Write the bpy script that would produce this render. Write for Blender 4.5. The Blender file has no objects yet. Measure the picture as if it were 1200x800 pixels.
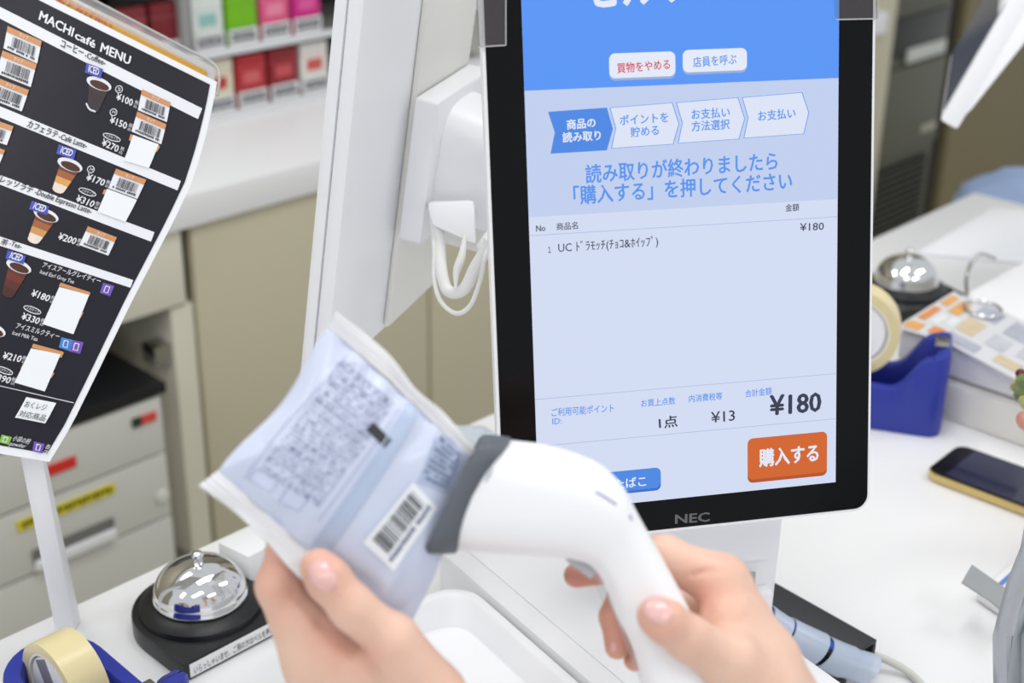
import bpy, bmesh, math, random
import numpy as np
from mathutils import Vector, Matrix

random.seed(4)
rng = np.random.default_rng(4)
scene = bpy.context.scene
COL = scene.collection

# ------------------------------------------------------------------ camera
F_PX, PITCH, ROLL, EYE = 1667.0, math.radians(24.5), math.radians(1.0), 0.65
_fw = np.array([0, math.cos(PITCH), -math.sin(PITCH)])
_r0 = np.array([1.0, 0, 0]); _u0 = np.cross(_r0, _fw)
_rt = math.cos(ROLL)*_r0 + math.sin(ROLL)*_u0
_up = -math.sin(ROLL)*_r0 + math.cos(ROLL)*_u0
CAM = np.array([0, 0, EYE])
cd = bpy.data.cameras.new('camera'); cam = bpy.data.objects.new('camera', cd); COL.objects.link(cam)
cam.matrix_world = Matrix(((_rt[0], _up[0], -_fw[0], 0), (_rt[1], _up[1], -_fw[1], 0), (_rt[2], _up[2], -_fw[2], EYE), (0, 0, 0, 1)))
cd.sensor_width = 36; cd.lens = F_PX*36/1200; cd.clip_start = 0.02; cd.clip_end = 60
cd.dof.use_dof = True; cd.dof.focus_distance = 0.89; cd.dof.aperture_fstop = 6.3
scene.camera = cam

# ------------------------------------------------------------------ world, lamps, exposure
w = bpy.data.worlds.new('world'); scene.world = w; w.use_nodes = True
bg = w.node_tree.nodes['Background']; bg.inputs[0].default_value = (0.93, 0.96, 1.0, 1); bg.inputs[1].default_value = 0.66
AZ = math.radians(46.5)
def area(name, loc, sx, sy, power, rz=AZ, col=(1, 0.98, 0.95)):
    l = bpy.data.lights.new(name, 'AREA'); l.shape = 'RECTANGLE'; l.size = sx; l.size_y = sy; l.energy = power; l.color = col
    o = bpy.data.objects.new(name, l); COL.objects.link(o); o.location = loc; o.rotation_euler = (0, 0, rz)
for lx, ly in ((-1.6, -0.6), (-0.2, -0.5), (1.3, -0.4), (-1.2, 1.2), (0.1, 1.1), (1.6, 1.3)):
    area('ceiling_panel_light', (lx, ly, 1.75), 1.1, 0.28, 8.8)
scene.view_settings.view_transform = 'Standard'; scene.view_settings.look = 'None'
scene.view_settings.exposure = 0.0; scene.view_settings.gamma = 1; scene.view_settings.use_curve_mapping = False

# ------------------------------------------------------------------ geometry of the view
def ray(x, y): return _fw + _rt*(x-600)/F_PX + _up*(400-y)/F_PX
def D(x, y, dep): return CAM + ray(x, y)*dep
def on(x, y, z=0.0):
    d = ray(x, y); return CAM + d*(z-EYE)/d[2]
def proj(p):
    v = np.asarray(p, float)-CAM; return 600+F_PX*(v@_rt)/(v@_fw), 400-F_PX*(v@_up)/(v@_fw)
def frame(o, x, y, z):
    return Matrix(((x[0], y[0], z[0], o[0]), (x[1], y[1], z[1], o[1]), (x[2], y[2], z[2], o[2]), (0, 0, 0, 1)))
def rz(loc, a): return Matrix.Translation(Vector(loc)) @ Matrix.Rotation(a, 4, 'Z')
class Plane:                                    # a flat surface: photo point -> point of the surface (its own x, y, 0)
    def __init__(s, M):
        s.M = M; s.Mi = M.inverted(); s.o = np.array(M.translation); s.n = np.array(M.col[2])[:3]
    def px(s, x, y):
        d = ray(x, y); t = ((s.o-CAM)@s.n)/(d@s.n); p = s.Mi @ Vector(CAM+d*t); return np.array([p.x, p.y])
    def at(s, a, b, h=0.0): return s.M @ Vector((a, b, h))
ROOM = Matrix.Rotation(AZ, 4, 'Z')              # room axes: x along the counter, y across it, away from the customer
def wall(x, y, n, z=None):
    d = ray(x, y); N = np.array([-math.sin(AZ), math.cos(AZ), 0]); t = (n-CAM@N)/(d@N); p = CAM+d*t
    return float(p[0]*math.cos(AZ)+p[1]*math.sin(AZ)), float(p[2])

# ------------------------------------------------------------------ materials
def sr(r, g, b):
    f = lambda c: (c/255/12.92) if c/255 <= .04045 else ((c/255+.055)/1.055)**2.4
    return (f(r), f(g), f(b), 1)
MATS = {}
def mat(name, rgb, rough=.5, metal=0, coat=0, bump=0, bscale=80, var=0, vscale=6, alpha=1, trans=0, sss=0, emit=0, spec=.5, ior=1.45):
    if name in MATS: return MATS[name]
    m = bpy.data.materials.new(name); m.use_nodes = True; nt = m.node_tree; b = nt.nodes['Principled BSDF']
    c = sr(*rgb)
    b.inputs['Base Color'].default_value = c; b.inputs['Roughness'].default_value = rough; b.inputs['Metallic'].default_value = metal
    b.inputs['Coat Weight'].default_value = coat; b.inputs['Alpha'].default_value = alpha; b.inputs['Transmission Weight'].default_value = trans
    b.inputs['Specular IOR Level'].default_value = spec; b.inputs['IOR'].default_value = ior
    if sss:
        b.inputs['Subsurface Weight'].default_value = sss; b.inputs['Subsurface Radius'].default_value = (1, .35, .2); b.inputs['Subsurface Scale'].default_value = .006
    if emit:
        b.inputs['Emission Color'].default_value = c; b.inputs['Emission Strength'].default_value = emit
        b.inputs['Base Color'].default_value = (0.01, 0.01, 0.01, 1)
    tc = nt.nodes.new('ShaderNodeTexCoord')
    if var:
        n = nt.nodes.new('ShaderNodeTexNoise'); n.inputs['Scale'].default_value = vscale; n.inputs['Detail'].default_value = 4
        nt.links.new(tc.outputs['Object'], n.inputs['Vector'])
        mx = nt.nodes.new('ShaderNodeMix'); mx.data_type = 'RGBA'
        mx.inputs[6].default_value = tuple(v*(1-var) for v in c[:3])+(1,); mx.inputs[7].default_value = tuple(min(1, v*(1+var)) for v in c[:3])+(1,)
        nt.links.new(n.outputs['Fac'], mx.inputs[0]); nt.links.new(mx.outputs[2], b.inputs['Base Color'])
    if bump:
        n2 = nt.nodes.new('ShaderNodeTexNoise'); n2.inputs['Scale'].default_value = bscale; n2.inputs['Detail'].default_value = 3
        nt.links.new(tc.outputs['Object'], n2.inputs['Vector'])
        bp = nt.nodes.new('ShaderNodeBump'); bp.inputs['Strength'].default_value = bump; bp.inputs['Distance'].default_value = .002
        nt.links.new(n2.outputs['Fac'], bp.inputs['Height']); nt.links.new(bp.outputs[0], b.inputs['Normal'])
    MATS[name] = m; return m

M_WHITE = mat('white_plastic', (243, 244, 247), .36, bump=.05, bscale=400, var=.01)
M_WHITE2 = mat('warm_white_plastic', (232, 231, 226), .45, bump=.05, bscale=300, var=.01)
M_TOP = mat('white_laminate', (239, 240, 241), .3, bump=.03, bscale=200, var=.012, vscale=3)
M_BEIGE = mat('beige_panel', (205, 198, 173), .5, bump=.04, bscale=150, var=.02, vscale=2)
M_CREAM = mat('cream_panel', (228, 224, 208), .5, var=.02, vscale=3)
M_GREY = mat('light_grey_steel', (221, 221, 216), .45, bump=.04, bscale=300, var=.015)
M_DARK = mat('painted_shade', (40, 38, 34), .8)  # dark tone painted for shade at the drawer grips and machine gap
M_BLACK = mat('black_plastic', (24, 25, 28), .35, bump=.1, bscale=600, var=.05)
M_CHAR = mat('charcoal_plastic', (52, 55, 60), .5, bump=.15, bscale=900, var=.05)
M_GLASSB = mat('black_bezel_glass', (10, 11, 14), .16, spec=.22, var=.02)
M_CHROME = mat('polished_chrome', (235, 235, 236), .04, metal=1, var=.01)
M_STEEL = mat('brushed_steel', (190, 190, 188), .25, metal=1, bump=.05)
M_BLUE = mat('blue_plastic', (42, 56, 156), .35, bump=.04, bscale=300, var=.04)
M_TAPE = mat('cream_tape', (226, 212, 164), .28, var=.03, vscale=40)
M_BROWN = mat('brown_wall_panel', (128, 117, 86), .6, var=.03)
M_CLEAR = mat('clear_plastic', (240, 242, 245), .06, alpha=.22, var=.01)

# ------------------------------------------------------------------ mesh helpers
FR = {}
def thing(name, label, cat, M=Matrix.Identity(4), group=None):
    o = bpy.data.objects.new(name, None); COL.objects.link(o); o.empty_display_size = .02
    o.matrix_world = M; FR[o] = M.copy(); o['label'] = label; o['category'] = cat
    if group: o['group'] = group
    return o
def rootM(p):
    while p is not None and p not in FR: p = p.parent
    return FR.get(p, Matrix.Identity(4))
def link(name, me, m, parent=None, label=None):
    o = bpy.data.objects.new(name, me); COL.objects.link(o)
    if m is not None and len(me.materials) == 0:
        for k in (m if isinstance(m, (list, tuple)) else [m]): me.materials.append(k)
    if parent is not None: o.parent = parent
    if label: o['label'] = label
    return o
def smooth(me, ang=None):
    for p in me.polygons: p.use_smooth = True
    if ang is not None:
        try: me.set_sharp_from_angle(angle=math.radians(ang))
        except Exception: pass
def part(name, g, m, parent=None, world=False, sm=None, label=None, bevel=0, seg=2):
    """g = (verts, faces[, matidx]) in the frame of the thing, or world=True"""
    v = [Vector(p) for p in g[0]]
    if world:
        Mi = rootM(parent).inverted(); v = [Mi @ p for p in v]
    me = bpy.data.meshes.new(name); me.from_pydata([tuple(p) for p in v], [], [tuple(f) for f in g[1]])
    if len(g) > 2:
        for p, k in zip(me.polygons, g[2]): p.material_index = k
    bm = bmesh.new(); bm.from_mesh(me)
    if bevel:
        bmesh.ops.bevel(bm, geom=[e for e in bm.edges if len(e.link_faces) == 2 and e.calc_face_angle(0) > .5], offset=bevel, segments=seg, profile=.6, affect='EDGES', clamp_overlap=True)
    if all(e.is_manifold for e in bm.edges): bmesh.ops.recalc_face_normals(bm, faces=bm.faces)
    bm.to_mesh(me); bm.free()
    if sm is not None: smooth(me, sm)
    elif bevel: smooth(me, 40)
    return link(name, me, m, parent, label)
def solo(o, label, cat, group=None, kind=None):
    o['label'] = label; o['category'] = cat
    if group: o['group'] = group
    if kind: o['kind'] = kind
    return o
def struct(o): o['kind'] = 'structure'; return o
def join(*gs):
    V, F, K = [], [], []
    for g in gs:
        n = len(V); V += [tuple(p) for p in g[0]]; F += [tuple(i+n for i in f) for f in g[1]]; K += list(g[2]) if len(g) > 2 else [0]*len(g[1])
    return V, F, K
def xf(g, M): return ([tuple(M @ Vector(p)) for p in g[0]],)+tuple(g[1:])
def box(x0, x1, y0, y1, z0, z1):
    V = [(x, y, z) for x in (x0, x1) for y in (y0, y1) for z in (z0, z1)]
    return V, [(0, 1, 3, 2), (4, 6, 7, 5), (0, 4, 5, 1), (2, 3, 7, 6), (0, 2, 6, 4), (1, 5, 7, 3)]
def hexa(p):                                    # 8 corners: 4 near (loop) + 4 far (loop)
    return [tuple(q) for q in p], [(0, 1, 2, 3), (7, 6, 5, 4), (0, 4, 5, 1), (1, 5, 6, 2), (2, 6, 7, 3), (3, 7, 4, 0)]
def prism(poly, h0, h1, ax='z'):                # poly in 2-D; extruded along ax
    n = len(poly)
    def P(a, b, h): return {'z': (a, b, h), 'y': (a, h, b), 'x': (h, a, b)}[ax]
    V = [P(a, b, h0) for a, b in poly]+[P(a, b, h1) for a, b in poly]
    return V, [tuple(range(n))[::-1], tuple(range(n, 2*n))]+[(i, (i+1) % n, n+(i+1) % n, n+i) for i in range(n)]
def rrect(x0, x1, y0, y1, r, n=6):
    out = []
    for cx, cy, a in ((x1-r, y1-r, 0), (x0+r, y1-r, 90), (x0+r, y0+r, 180), (x1-r, y0+r, 270)):
        for k in range(n+1):
            t = math.radians(a+90*k/n); out.append((cx+r*math.cos(t), cy+r*math.sin(t)))
    return out
def lathe(prof, n=48, M=None, close=False):
    V, F = [], []
    for r, z in prof:
        for k in range(n):
            a = 2*math.pi*k/n; V.append((r*math.cos(a), r*math.sin(a), z))
    m = len(prof)
    for i in range(m-1 if not close else m):
        for k in range(n):
            a, b = i*n+k, i*n+(k+1) % n; c, d = ((i+1) % m)*n+(k+1) % n, ((i+1) % m)*n+k
            F.append((a, b, c, d))
    if not close:
        F.append(tuple(range(n))[::-1]); F.append(tuple(range((m-1)*n, m*n)))
    g = (V, F)
    return xf(g, M) if M is not None else g
def catmull(P, k=8):
    P = [np.asarray(p, float) for p in P]; Q = [2*P[0]-P[1]]+P+[2*P[-1]-P[-2]]; out = []
    for i in range(1, len(Q)-2):
        for j in range(k):
            t = j/k; a, b, c, d = Q[i-1:i+3]
            out.append(.5*((2*b)+(-a+c)*t+(2*a-5*b+4*c-d)*t*t+(-a+3*b-3*c+d)*t**3))
    out.append(P[-1]); return out
def tube(P, r, n=12, k=6, flat=None):
    Q = catmull(P, k) if len(P) > 2 else [np.asarray(p, float) for p in P]
    R = r if callable(r) else (lambda t: r)
    V, F = [], []; nrm = None
    for i, p in enumerate(Q):
        t = Q[min(i+1, len(Q)-1)]-Q[max(i-1, 0)]; t = t/(np.linalg.norm(t)+1e-12)
        if nrm is None:
            h = np.array([0, 0, 1.]) if abs(t[2]) < .9 else np.array([1., 0, 0]); nrm = np.cross(t, h)
        nrm = nrm-t*(nrm@t); nrm /= np.linalg.norm(nrm); bi = np.cross(t, nrm); rr = R(i/(len(Q)-1))
        for j in range(n):
            a = 2*math.pi*j/n; V.append(tuple(p+rr*(math.cos(a)*nrm+math.sin(a)*bi)))
    for i in range(len(Q)-1):
        for j in range(n): F.append((i*n+j, i*n+(j+1) % n, (i+1)*n+(j+1) % n, (i+1)*n+j))
    F.append(tuple(range(n))[::-1]); F.append(tuple(range((len(Q)-1)*n, len(Q)*n)))
    return V, F
def loft(rings, cap=True):
    n = len(rings[0]); V = [tuple(p) for r in rings for p in r]; F = []
    for i in range(len(rings)-1):
        for j in range(n): F.append((i*n+j, i*n+(j+1) % n, (i+1)*n+(j+1) % n, (i+1)*n+j))
    if cap: F.append(tuple(range(n))[::-1]); F.append(tuple(range((len(rings)-1)*n, len(rings)*n)))
    return V, F

# ------------------------------------------------------------------ flat print: lettering and shapes laid on a surface
_tc = {}
def glyphs(s, bold=0.0):
    if (s, bold) in _tc: return _tc[(s, bold)]
    c = bpy.data.curves.new('t', 'FONT'); c.body = s; c.resolution_u = 2; c.offset = bold
    o = bpy.data.objects.new('t', c); COL.objects.link(o); bpy.context.view_layer.update()
    me = bpy.data.meshes.new_from_object(o.evaluated_get(bpy.context.evaluated_depsgraph_get()))
    V = np.array([v.co[:] for v in me.vertices]); F = [tuple(p.vertices) for p in me.polygons]
    bpy.data.objects.remove(o); bpy.data.curves.remove(c); bpy.data.meshes.remove(me)
    _tc[(s, bold)] = (V, F); return V, F
def text(S, s, p0, p1, h, off=.0003, bold=0.012, M=None):
    """letters from photo point p0 to p1 (baseline ends) on surface S; h = height of the letters in photo pixels"""
    V, F = glyphs(s, 0.0)
    if bold:
        n0 = len(V); V = np.concatenate([V+[dx, dy, dz] for dx, dy, dz in ((0, 0, 0), (bold, 0, .02), (-bold, 0, .04), (0, bold*.7, .06), (0, -bold*.7, .08))])
        F = [tuple(i+n0*k for i in f) for k in range(5) for f in F]
    a, b = S.px(*p0), S.px(*p1); ex = b-a; L = np.linalg.norm(ex); ex = ex/L; ey = np.array([-ex[1], ex[0]])
    if S.flip: ey = -ey
    mid = (np.array(p0)+np.array(p1))/2; nx = np.array([p1[0]-p0[0], p1[1]-p0[1]], float); nx /= np.linalg.norm(nx)
    hh = np.linalg.norm(S.px(mid[0]+h*nx[1], mid[1]-h*nx[0])-S.px(*mid))
    x0, x1 = V[:, 0].min(), V[:, 0].max(); y1 = V[:, 1].max(); y0 = min(V[:, 1].min(), 0)*0
    out = []
    for v in V:
        q = a+ex*((v[0]-x0)/(x1-x0)*L)+ey*((v[1]-y0)/(y1-y0)*hh); out.append(tuple(S.at(q[0], q[1], off+v[2]*.0005)))
    return out, F
Plane.flip = False
def patch(S, P4, off=.0002, nu=1, nv=1):        # quad between four photo points (TL, TR, BR, BL) on surface S
    q = [S.px(*p) for p in P4]; V, F = [], []
    for i in range(nu+1):
        for j in range(nv+1):
            u, v = i/nu, j/nv; p = (q[0]*(1-u)+q[1]*u)*(1-v)+(q[3]*(1-u)+q[2]*u)*v; V.append(tuple(S.at(p[0], p[1], off)))
    for i in range(nu):
        for j in range(nv):
            a = i*(nv+1)+j; F.append((a, a+1, a+nv+2, a+nv+1))
    return V, F
def flatpoly(S, pts, off=.0002):
    V = [tuple(S.at(*S.px(*p), off)) for p in pts]; return V, [tuple(range(len(V)))[::-1]]
def lerp(a, b, t): return (a[0]+(b[0]-a[0])*t, a[1]+(b[1]-a[1])*t)
def quad_at(Q, u, v): return lerp(lerp(Q[0], Q[1], u), lerp(Q[3], Q[2], u), v)
def sub(Q, u0, v0, u1, v1): return [quad_at(Q, u0, v0), quad_at(Q, u1, v0), quad_at(Q, u1, v1), quad_at(Q, u0, v1)]
def bars(S, Q, n=26, off=.0006, seed=1, marg=.0):
    r = random.Random(seed); g = []; x = 0; ws = []
    while x < 1:
        wd = r.choice((.012, .012, .024, .036)); gp = r.choice((.012, .02, .03)); ws.append((x, min(1, x+wd))); x += wd+gp
    for a, b in ws: g.append(patch(S, sub(Q, a, 0, b, 1 if r.random() > .12 else 1.0), off))
    return join(*g)
def specks(S, Q, rows, off=.0005, seed=1, fill=.75, hh=.5, w0=.02, w1=.05):   # rows of print too small and blurred to read
    r = random.Random(seed); g = []
    for k in range(rows):
        x = r.random()*.03
        while x < 1:
            wd = r.uniform(w0, w1)
            if r.random() < fill:
                v0 = (k+.5-hh/2*r.uniform(.6, 1))/rows; v1 = (k+.5+hh/2*r.uniform(.6, 1))/rows
                g.append(patch(S, sub(Q, x, v0, min(1, x+wd), v1), off))
            x += wd*1.35
    return join(*g)
# ================================================================== the setting
FLOOR_Z = -0.9
struct(part('floor', box(-3, 5.2, -2.2, 2.3, FLOOR_Z-.05, FLOOR_Z), mat('grey_floor_tile', (186, 186, 180), .35, var=.03), None)).matrix_world = ROOM
struct(part('wall_back', box(-3, 5.2, 2.3, 2.4, FLOOR_Z, 1.9), mat('grey_beige_wall', (150, 144, 124), .6, var=.02), None)).matrix_world = ROOM
struct(part('wall_right', box(3.465, 5.2, 1.70, 1.78, FLOOR_Z, 1.9), M_BROWN, None)).matrix_world = ROOM

# front counter -------------------------------------------------------------
counter = thing('checkout_counter', 'long white laminate checkout counter under the touchscreen terminal and both call bells', 'counter', ROOM)
part('worktop', box(-.6, 1.895, -.02, .876, -.035, 0), M_TOP, counter, bevel=.002)
part('front_panel', box(-.56, 1.86, .02, .84, FLOOR_Z, -.035), M_CREAM, counter)

# back counter with cabinets ------------------------------------------------
bc = thing('back_counter', 'white worktop running along the back wall below the packet shelves', 'counter', ROOM)
part('worktop', box(.2, 2.97, 1.645, 2.29, -.05, 0), M_TOP, bc, bevel=.004)
cab = thing('back_cabinet', 'beige panelled cabinet row under the back counter with an open drawer bay', 'cabinet', ROOM)
part('drawer_front', box(.3, 1.055, 1.655, 1.675, -.165, -.054), M_CREAM, cab, bevel=.002)
part('side_panel', box(1.03, 1.068, 1.66, 2.25, -.88, -.17), M_CREAM, cab, bevel=.002)
part('side_panel', box(.26, .3, 1.66, 2.25, -.88, -.054), M_CREAM, cab, bevel=.002)
part('back_panel', box(.3, 2.95, 2.22, 2.25, -.88, -.054), M_BEIGE, cab)
part('bottom_panel', box(.3, 1.03, 1.66, 2.22, -.88, -.86), M_CREAM, cab)
for i, (a, b) in enumerate(((1.072, 1.533), (1.539, 2.0), (2.006, 2.467), (2.473, 2.95))):
    part('door', box(a, b, 1.655, 1.675, -.86, -.054), M_BEIGE, cab, bevel=.002)
for zz in (-.235, -.60):
    part('hinge', box(1.0, 1.03, 1.665, 1.70, zz-.02, zz+.01), M_STEEL, cab, bevel=.003)

# grey drawer unit in the open bay -------------------------------------------
du = thing('drawer_unit', 'light grey steel drawer unit with black top in the open cabinet bay', 'drawers', ROOM)
part('carcass', box(.44, .970, 1.615, 2.05, -.88, -.262), M_GREY, du, bevel=.003)
top = part('top', box(.435, .974, 1.598, 2.06, -.262, -.245), M_BLACK, du, bevel=.003, label='black top')
part('sticker', box(.86, .93, 1.70, 1.73, -.245, -.2445), mat('dark_grey_print', (70, 74, 78), .5), top, label='small grey sticker')
part('indicator', box(.875, .895, 1.80, 1.82, -.245, -.2440), mat('green_print', (92, 160, 60), .4), top, label='small green mark')
zz = [(-.353, -.265), (-.459, -.357), (-.60, -.463), (-.74, -.604), (-.875, -.744)]
for i, (a, b) in enumerate(zz):
    d = part('drawer', box(.45, .964, 1.60, 1.62, a, b), M_GREY, du, bevel=.003)
    if i:
        part('grip_shadow', box(.743, .868, 1.596, 1.602, a+.012, a+.036), M_DARK if i > 1 else mat('grip_shadow_grey', (120, 120, 118), .6), d, label='painted shadow above the grip strip')  # patch on the drawer front, coloured as the shadow above the grip
        part('handle', box(.743, .868, 1.590, 1.604, a+.004, a+.020), M_WHITE, d, bevel=.003, label='white grip strip')
    if i == 1:
        part('lock', lathe([(.0, -.003), (.009, -.003), (.011, 0), (.007, .002), (0.0001, .002)], 20, Matrix.Translation((.951, 1.597, -.423)) @ Matrix.Rotation(math.pi/2, 4, 'X')), M_WHITE2, d, sm=40, label='round pale lock')
        g = part('tape_label', box(.727, .876, 1.5975, 1.601, -.386, -.370), mat('yellow_tape', (228, 214, 40), .4), d, label='yellow tape label with black print')
        V = join(*[box(.735+k*.0072, .735+k*.0072+.0045, 1.5969, 1.598, -.382+.0015*(k % 3), -.374+.001*(k % 2)) for k in range(19)])
    if i == 0:
        part('sticker', box(.775, .823, 1.5975, 1.601, -.322, -.306), mat('red_sticker', (226, 52, 44), .4), d, label='red sticker')
        part('sticker', box(.929, .953, 1.5975, 1.601, -.298, -.284), mat('red_sticker2', (226, 84, 70), .4), d, label='small red sticker')
        part('sticker', box(.914, .929, 1.5975, 1.601, -.298, -.284), mat('dark_green_print', (40, 62, 50), .4), d, label='small dark green sticker')
part('tape_print', V, mat('black_print', (32, 32, 30), .6), g, label='black print on the yellow tape')

# cigarette shelf -------------------------------------------------------------
rack = thing('packet_rack', 'two-tier grey packet rack standing on the back counter', 'shelf', ROOM)
part('back_panel', box(.70, 1.95, 2.14, 2.16, 0, .55), mat('dark_rack', (44, 40, 38), .7), rack)
M_LIP = mat('clear_price_rail', (222, 224, 226), .15, var=.02)
for zz in (.004, .110, .235, .36):
    part('shelf_board', box(.70, 1.95, 1.936, 2.14, zz-.003, zz+.003), mat('rack_grey', (150, 150, 148), .4), rack)
    part('price_rail', box(.70, 1.95, 1.918, 1.936, zz-.004, zz+.007), M_LIP, rack, bevel=.002)
part('divider', box(1.262, 1.278, 1.925, 2.14, .114, .232), mat('rack_grey', (150, 150, 148), .4), rack, bevel=.004)
packs = [  # row z, column index (pitch .065 from 1.28), body, band, label
 (.1135, -3, (104, 34, 38), (150, 60, 62), 'dark maroon packet at the left end of the upper tier'),
 (.1135, -2, (122, 36, 42), (198, 120, 118), 'maroon packet second from the left on the upper tier'),
 (.1135, -1, (118, 30, 38), (180, 90, 92), 'maroon packet directly left of the grey rack divider'),
 (.1135, 0, (222, 228, 222), (150, 196, 190), 'white packet with a pale teal patch right of the rack divider'),
 (.1135, 1, (120, 190, 24), (86, 150, 20), 'bright lime green packet on the upper tier'),
 (.1135, 2, (226, 92, 134), (240, 140, 170), 'salmon pink packet beside the lime green one'),
 (.1135, 3, (206, 40, 132), (226, 90, 160), 'magenta packet at the right end of the upper tier'),
 (.008, -1, (176, 60, 62), (220, 200, 190), 'dull red packet at the left of the lower tier'),
 (.008, 0, (226, 218, 192), (186, 56, 52), 'cream packet with red emblem on the lower tier'),
 (.008, 1, (178, 44, 50), (206, 96, 98), 'bright red packet beside the cream one on the lower tier'),
 (.008, 2, (142, 32, 38), (196, 80, 84), 'dark red packet third along the lower tier'),
 (.008, 3, (230, 226, 218), (206, 90, 84), 'white packet with small red print on the lower tier'),
]
for k, (z0, c, body, band, lab) in enumerate(packs):
    x0 = 1.290+.067*c-(.008 if c < 0 and z0 > .1 else 0)+(.012 if z0 < .1 else 0); wd = .059
    t = thing('packet', lab, 'packet', ROOM @ Matrix.Translation((x0+wd/2, 1.950, z0)), 'packets on the rack')
    mb = mat('packet_%d_%d_%d' % body, body, .3, var=.03); m2 = mat('packet_%d_%d_%d' % band, band, .3, var=.03)
    part('carton', box(-wd/2, wd/2, -.011, .011, 0, .088), mb, t, bevel=.0015)
    part('lid_seam', box(-wd/2-.0002, wd/2+.0002, -.0113, .0113, .066, .067), m2, t, label='lid edge')
    if c in (-2, 0, 3) or band[0] > 190: part('printed_patch', box(-.017, .017, -.0116, -.0109, .040, .060), m2, t, label='printed patch')
    t = thing('price_card', 'price card below the '+lab, 'price card', ROOM @ Matrix.Translation((x0+wd/2, 1.9375, z0)), 'price cards on the rack')
    part('card', box(-.029, .029, -.0012, 0, -.0005, .028), mat('card_white', (232, 232, 232), .4), t)
    r = random.Random(k); gg = []
    for row in range(2):
        x = -.024
        while x < .022:
            wv = r.uniform(.004, .009); gg.append(box(x, min(.025, x+wv), -.0016, -.001, .008+row*.009, .0145+row*.009)); x += wv*1.25
    part('print', join(*gg), mat('print_grey', (58, 60, 74), .6), t, label='dark blurred print')

# dark machine at the right -----------------------------------------------------
ma = thing('backroom_machine', 'dark olive appliance with grille standing at the back right', 'machine', ROOM)
M_OL = mat('olive_steel', (92, 92, 76), .45, bump=.04, var=.03); M_OL2 = mat('olive_steel_dark', (58, 58, 48), .5, var=.03)
part('cabinet', box(3.04, 3.405, 1.71, 2.25, -.89, .6), M_OL, ma, bevel=.005)
part('upper_panel', box(3.055, 3.395, 1.70, 1.712, -.02, .5), M_OL, ma, bevel=.003)
dp = part('control_panel', box(3.08, 3.375, 1.70, 1.712, -.145, -.05), mat('panel_black', (34, 36, 30), .3), ma, bevel=.003, label='black control panel')
part('label_strip', box(3.18, 3.37, 1.694, 1.702, -.165, -.13), mat('label_white', (205, 206, 200), .5), dp, bevel=.002, label='white strip')
part('door', box(3.055, 3.395, 1.698, 1.712, -.40, -.175), M_OL, ma, bevel=.004)
part('badge', box(3.30, 3.375, 1.694, 1.70, -.365, -.345), mat('badge_pale', (170, 168, 150), .4), ma, bevel=.002)
for k in range(24):
    part('grille_slat', box(3.07, 3.36, 1.695, 1.712, -.448-k*.018, -.439-k*.018), M_OL2, ma)
part('grille_back', box(3.065, 3.365, 1.706, 1.713, -.88, -.43), mat('grille_dark', (40, 40, 34), .8), ma)
part('gap_shade', box(3.408, 3.46, 1.72, 2.2, -.89, 1.2), M_DARK, ma)  # dark strip standing in for the shaded gap beside the machine
struct(part('trim_1', box(2.96, 3.035, 1.66, 2.2, FLOOR_Z, 1.9), M_BEIGE, None, bevel=.004)).matrix_world = ROOM
# ================================================================== touchscreen terminal
SAZ, STL = 0.2253, 0.2419
_H = np.array([math.cos(SAZ), math.sin(SAZ), 0]); _N = np.array([math.sin(SAZ), -math.cos(SAZ), 0])
_U = math.cos(STL)*np.array([0, 0, 1.])-math.sin(STL)*_N; _N2 = np.cross(_H, _U)
SCR = Plane(frame((.2072, .7871, .1971), _H, _U, _N2))       # origin: lower right corner of the lit screen; x right, y up, z to the viewer
SCR.o = np.array(SCR.M.translation)
BASEM = rz(on(745, 720, 0), SAZ)
tm = thing('touchscreen_terminal', 'white self checkout terminal with a tall black-bezelled touchscreen', 'touchscreen', SCR.M)
X0, X1, Y0, Y1 = -.2175, .0245, -.0215, .385
gl = part('bezel', prism(rrect(X0+.002, X1-.002, Y0+.002, Y1-.002, .009), -.003, -.0006), M_GLASSB, tm, bevel=.0004, seg=1, label='glossy black bezel')
hs = part('housing', prism(rrect(X0, X1, Y0, Y1, .011, 8), -.009, -.0014), M_WHITE, tm, bevel=.0008, label='white rear housing')
part('rear_cover', prism(rrect(X0+.035, X1-.02, Y0+.03, Y1-.02, .02, 8), -.042, -.008), M_WHITE, tm, bevel=.006)
EM = lambda n, c, s=.93: mat('screen_'+n, c, .35, emit=s)
WID = -.194
disp = part('display', ([(WID, 0, 0), (0, 0, 0), (0, .366, 0), (WID, .366, 0)], [(0, 1, 2, 3)]), EM('lavender', (214, 224, 247)), tm, label='lit display')
def ui(name, g, m, lab=None): return part(name, g, m, disp, world=True, label=lab)
ya = SCR.px(794, 99)[1]; yb = SCR.px(797, 244)[1]; yc = SCR.px(800, 453)[1]; yd = SCR.px(800, 507)[1]; ye = SCR.px(800, 265)[1]
rect = lambda x0, x1, y0, y1, o: ([tuple(SCR.at(x, y, o)) for x, y in ((x0, y0), (x1, y0), (x1, y1), (x0, y1))], [(0, 1, 2, 3)])
ui('header_band', rect(WID, 0, ya, .366, .0002), EM('blue', (84, 150, 250)), 'blue header band')
ui('message_band', rect(WID, 0, yb, ya, .0001), EM('band', (196, 211, 243)), 'pale blue message band')
for y_ in (yc, yd, ye): ui('rule_line', rect(WID, 0, y_-.0002, y_+.0002, .0002), EM('rule', (176, 190, 226)))
E_BL, E_DK, E_WH, E_RD = EM('textblue', (84, 148, 240)), EM('textdark', (42, 50, 74)), EM('white', (232, 238, 252)), EM('red', (214, 50, 76))
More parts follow.
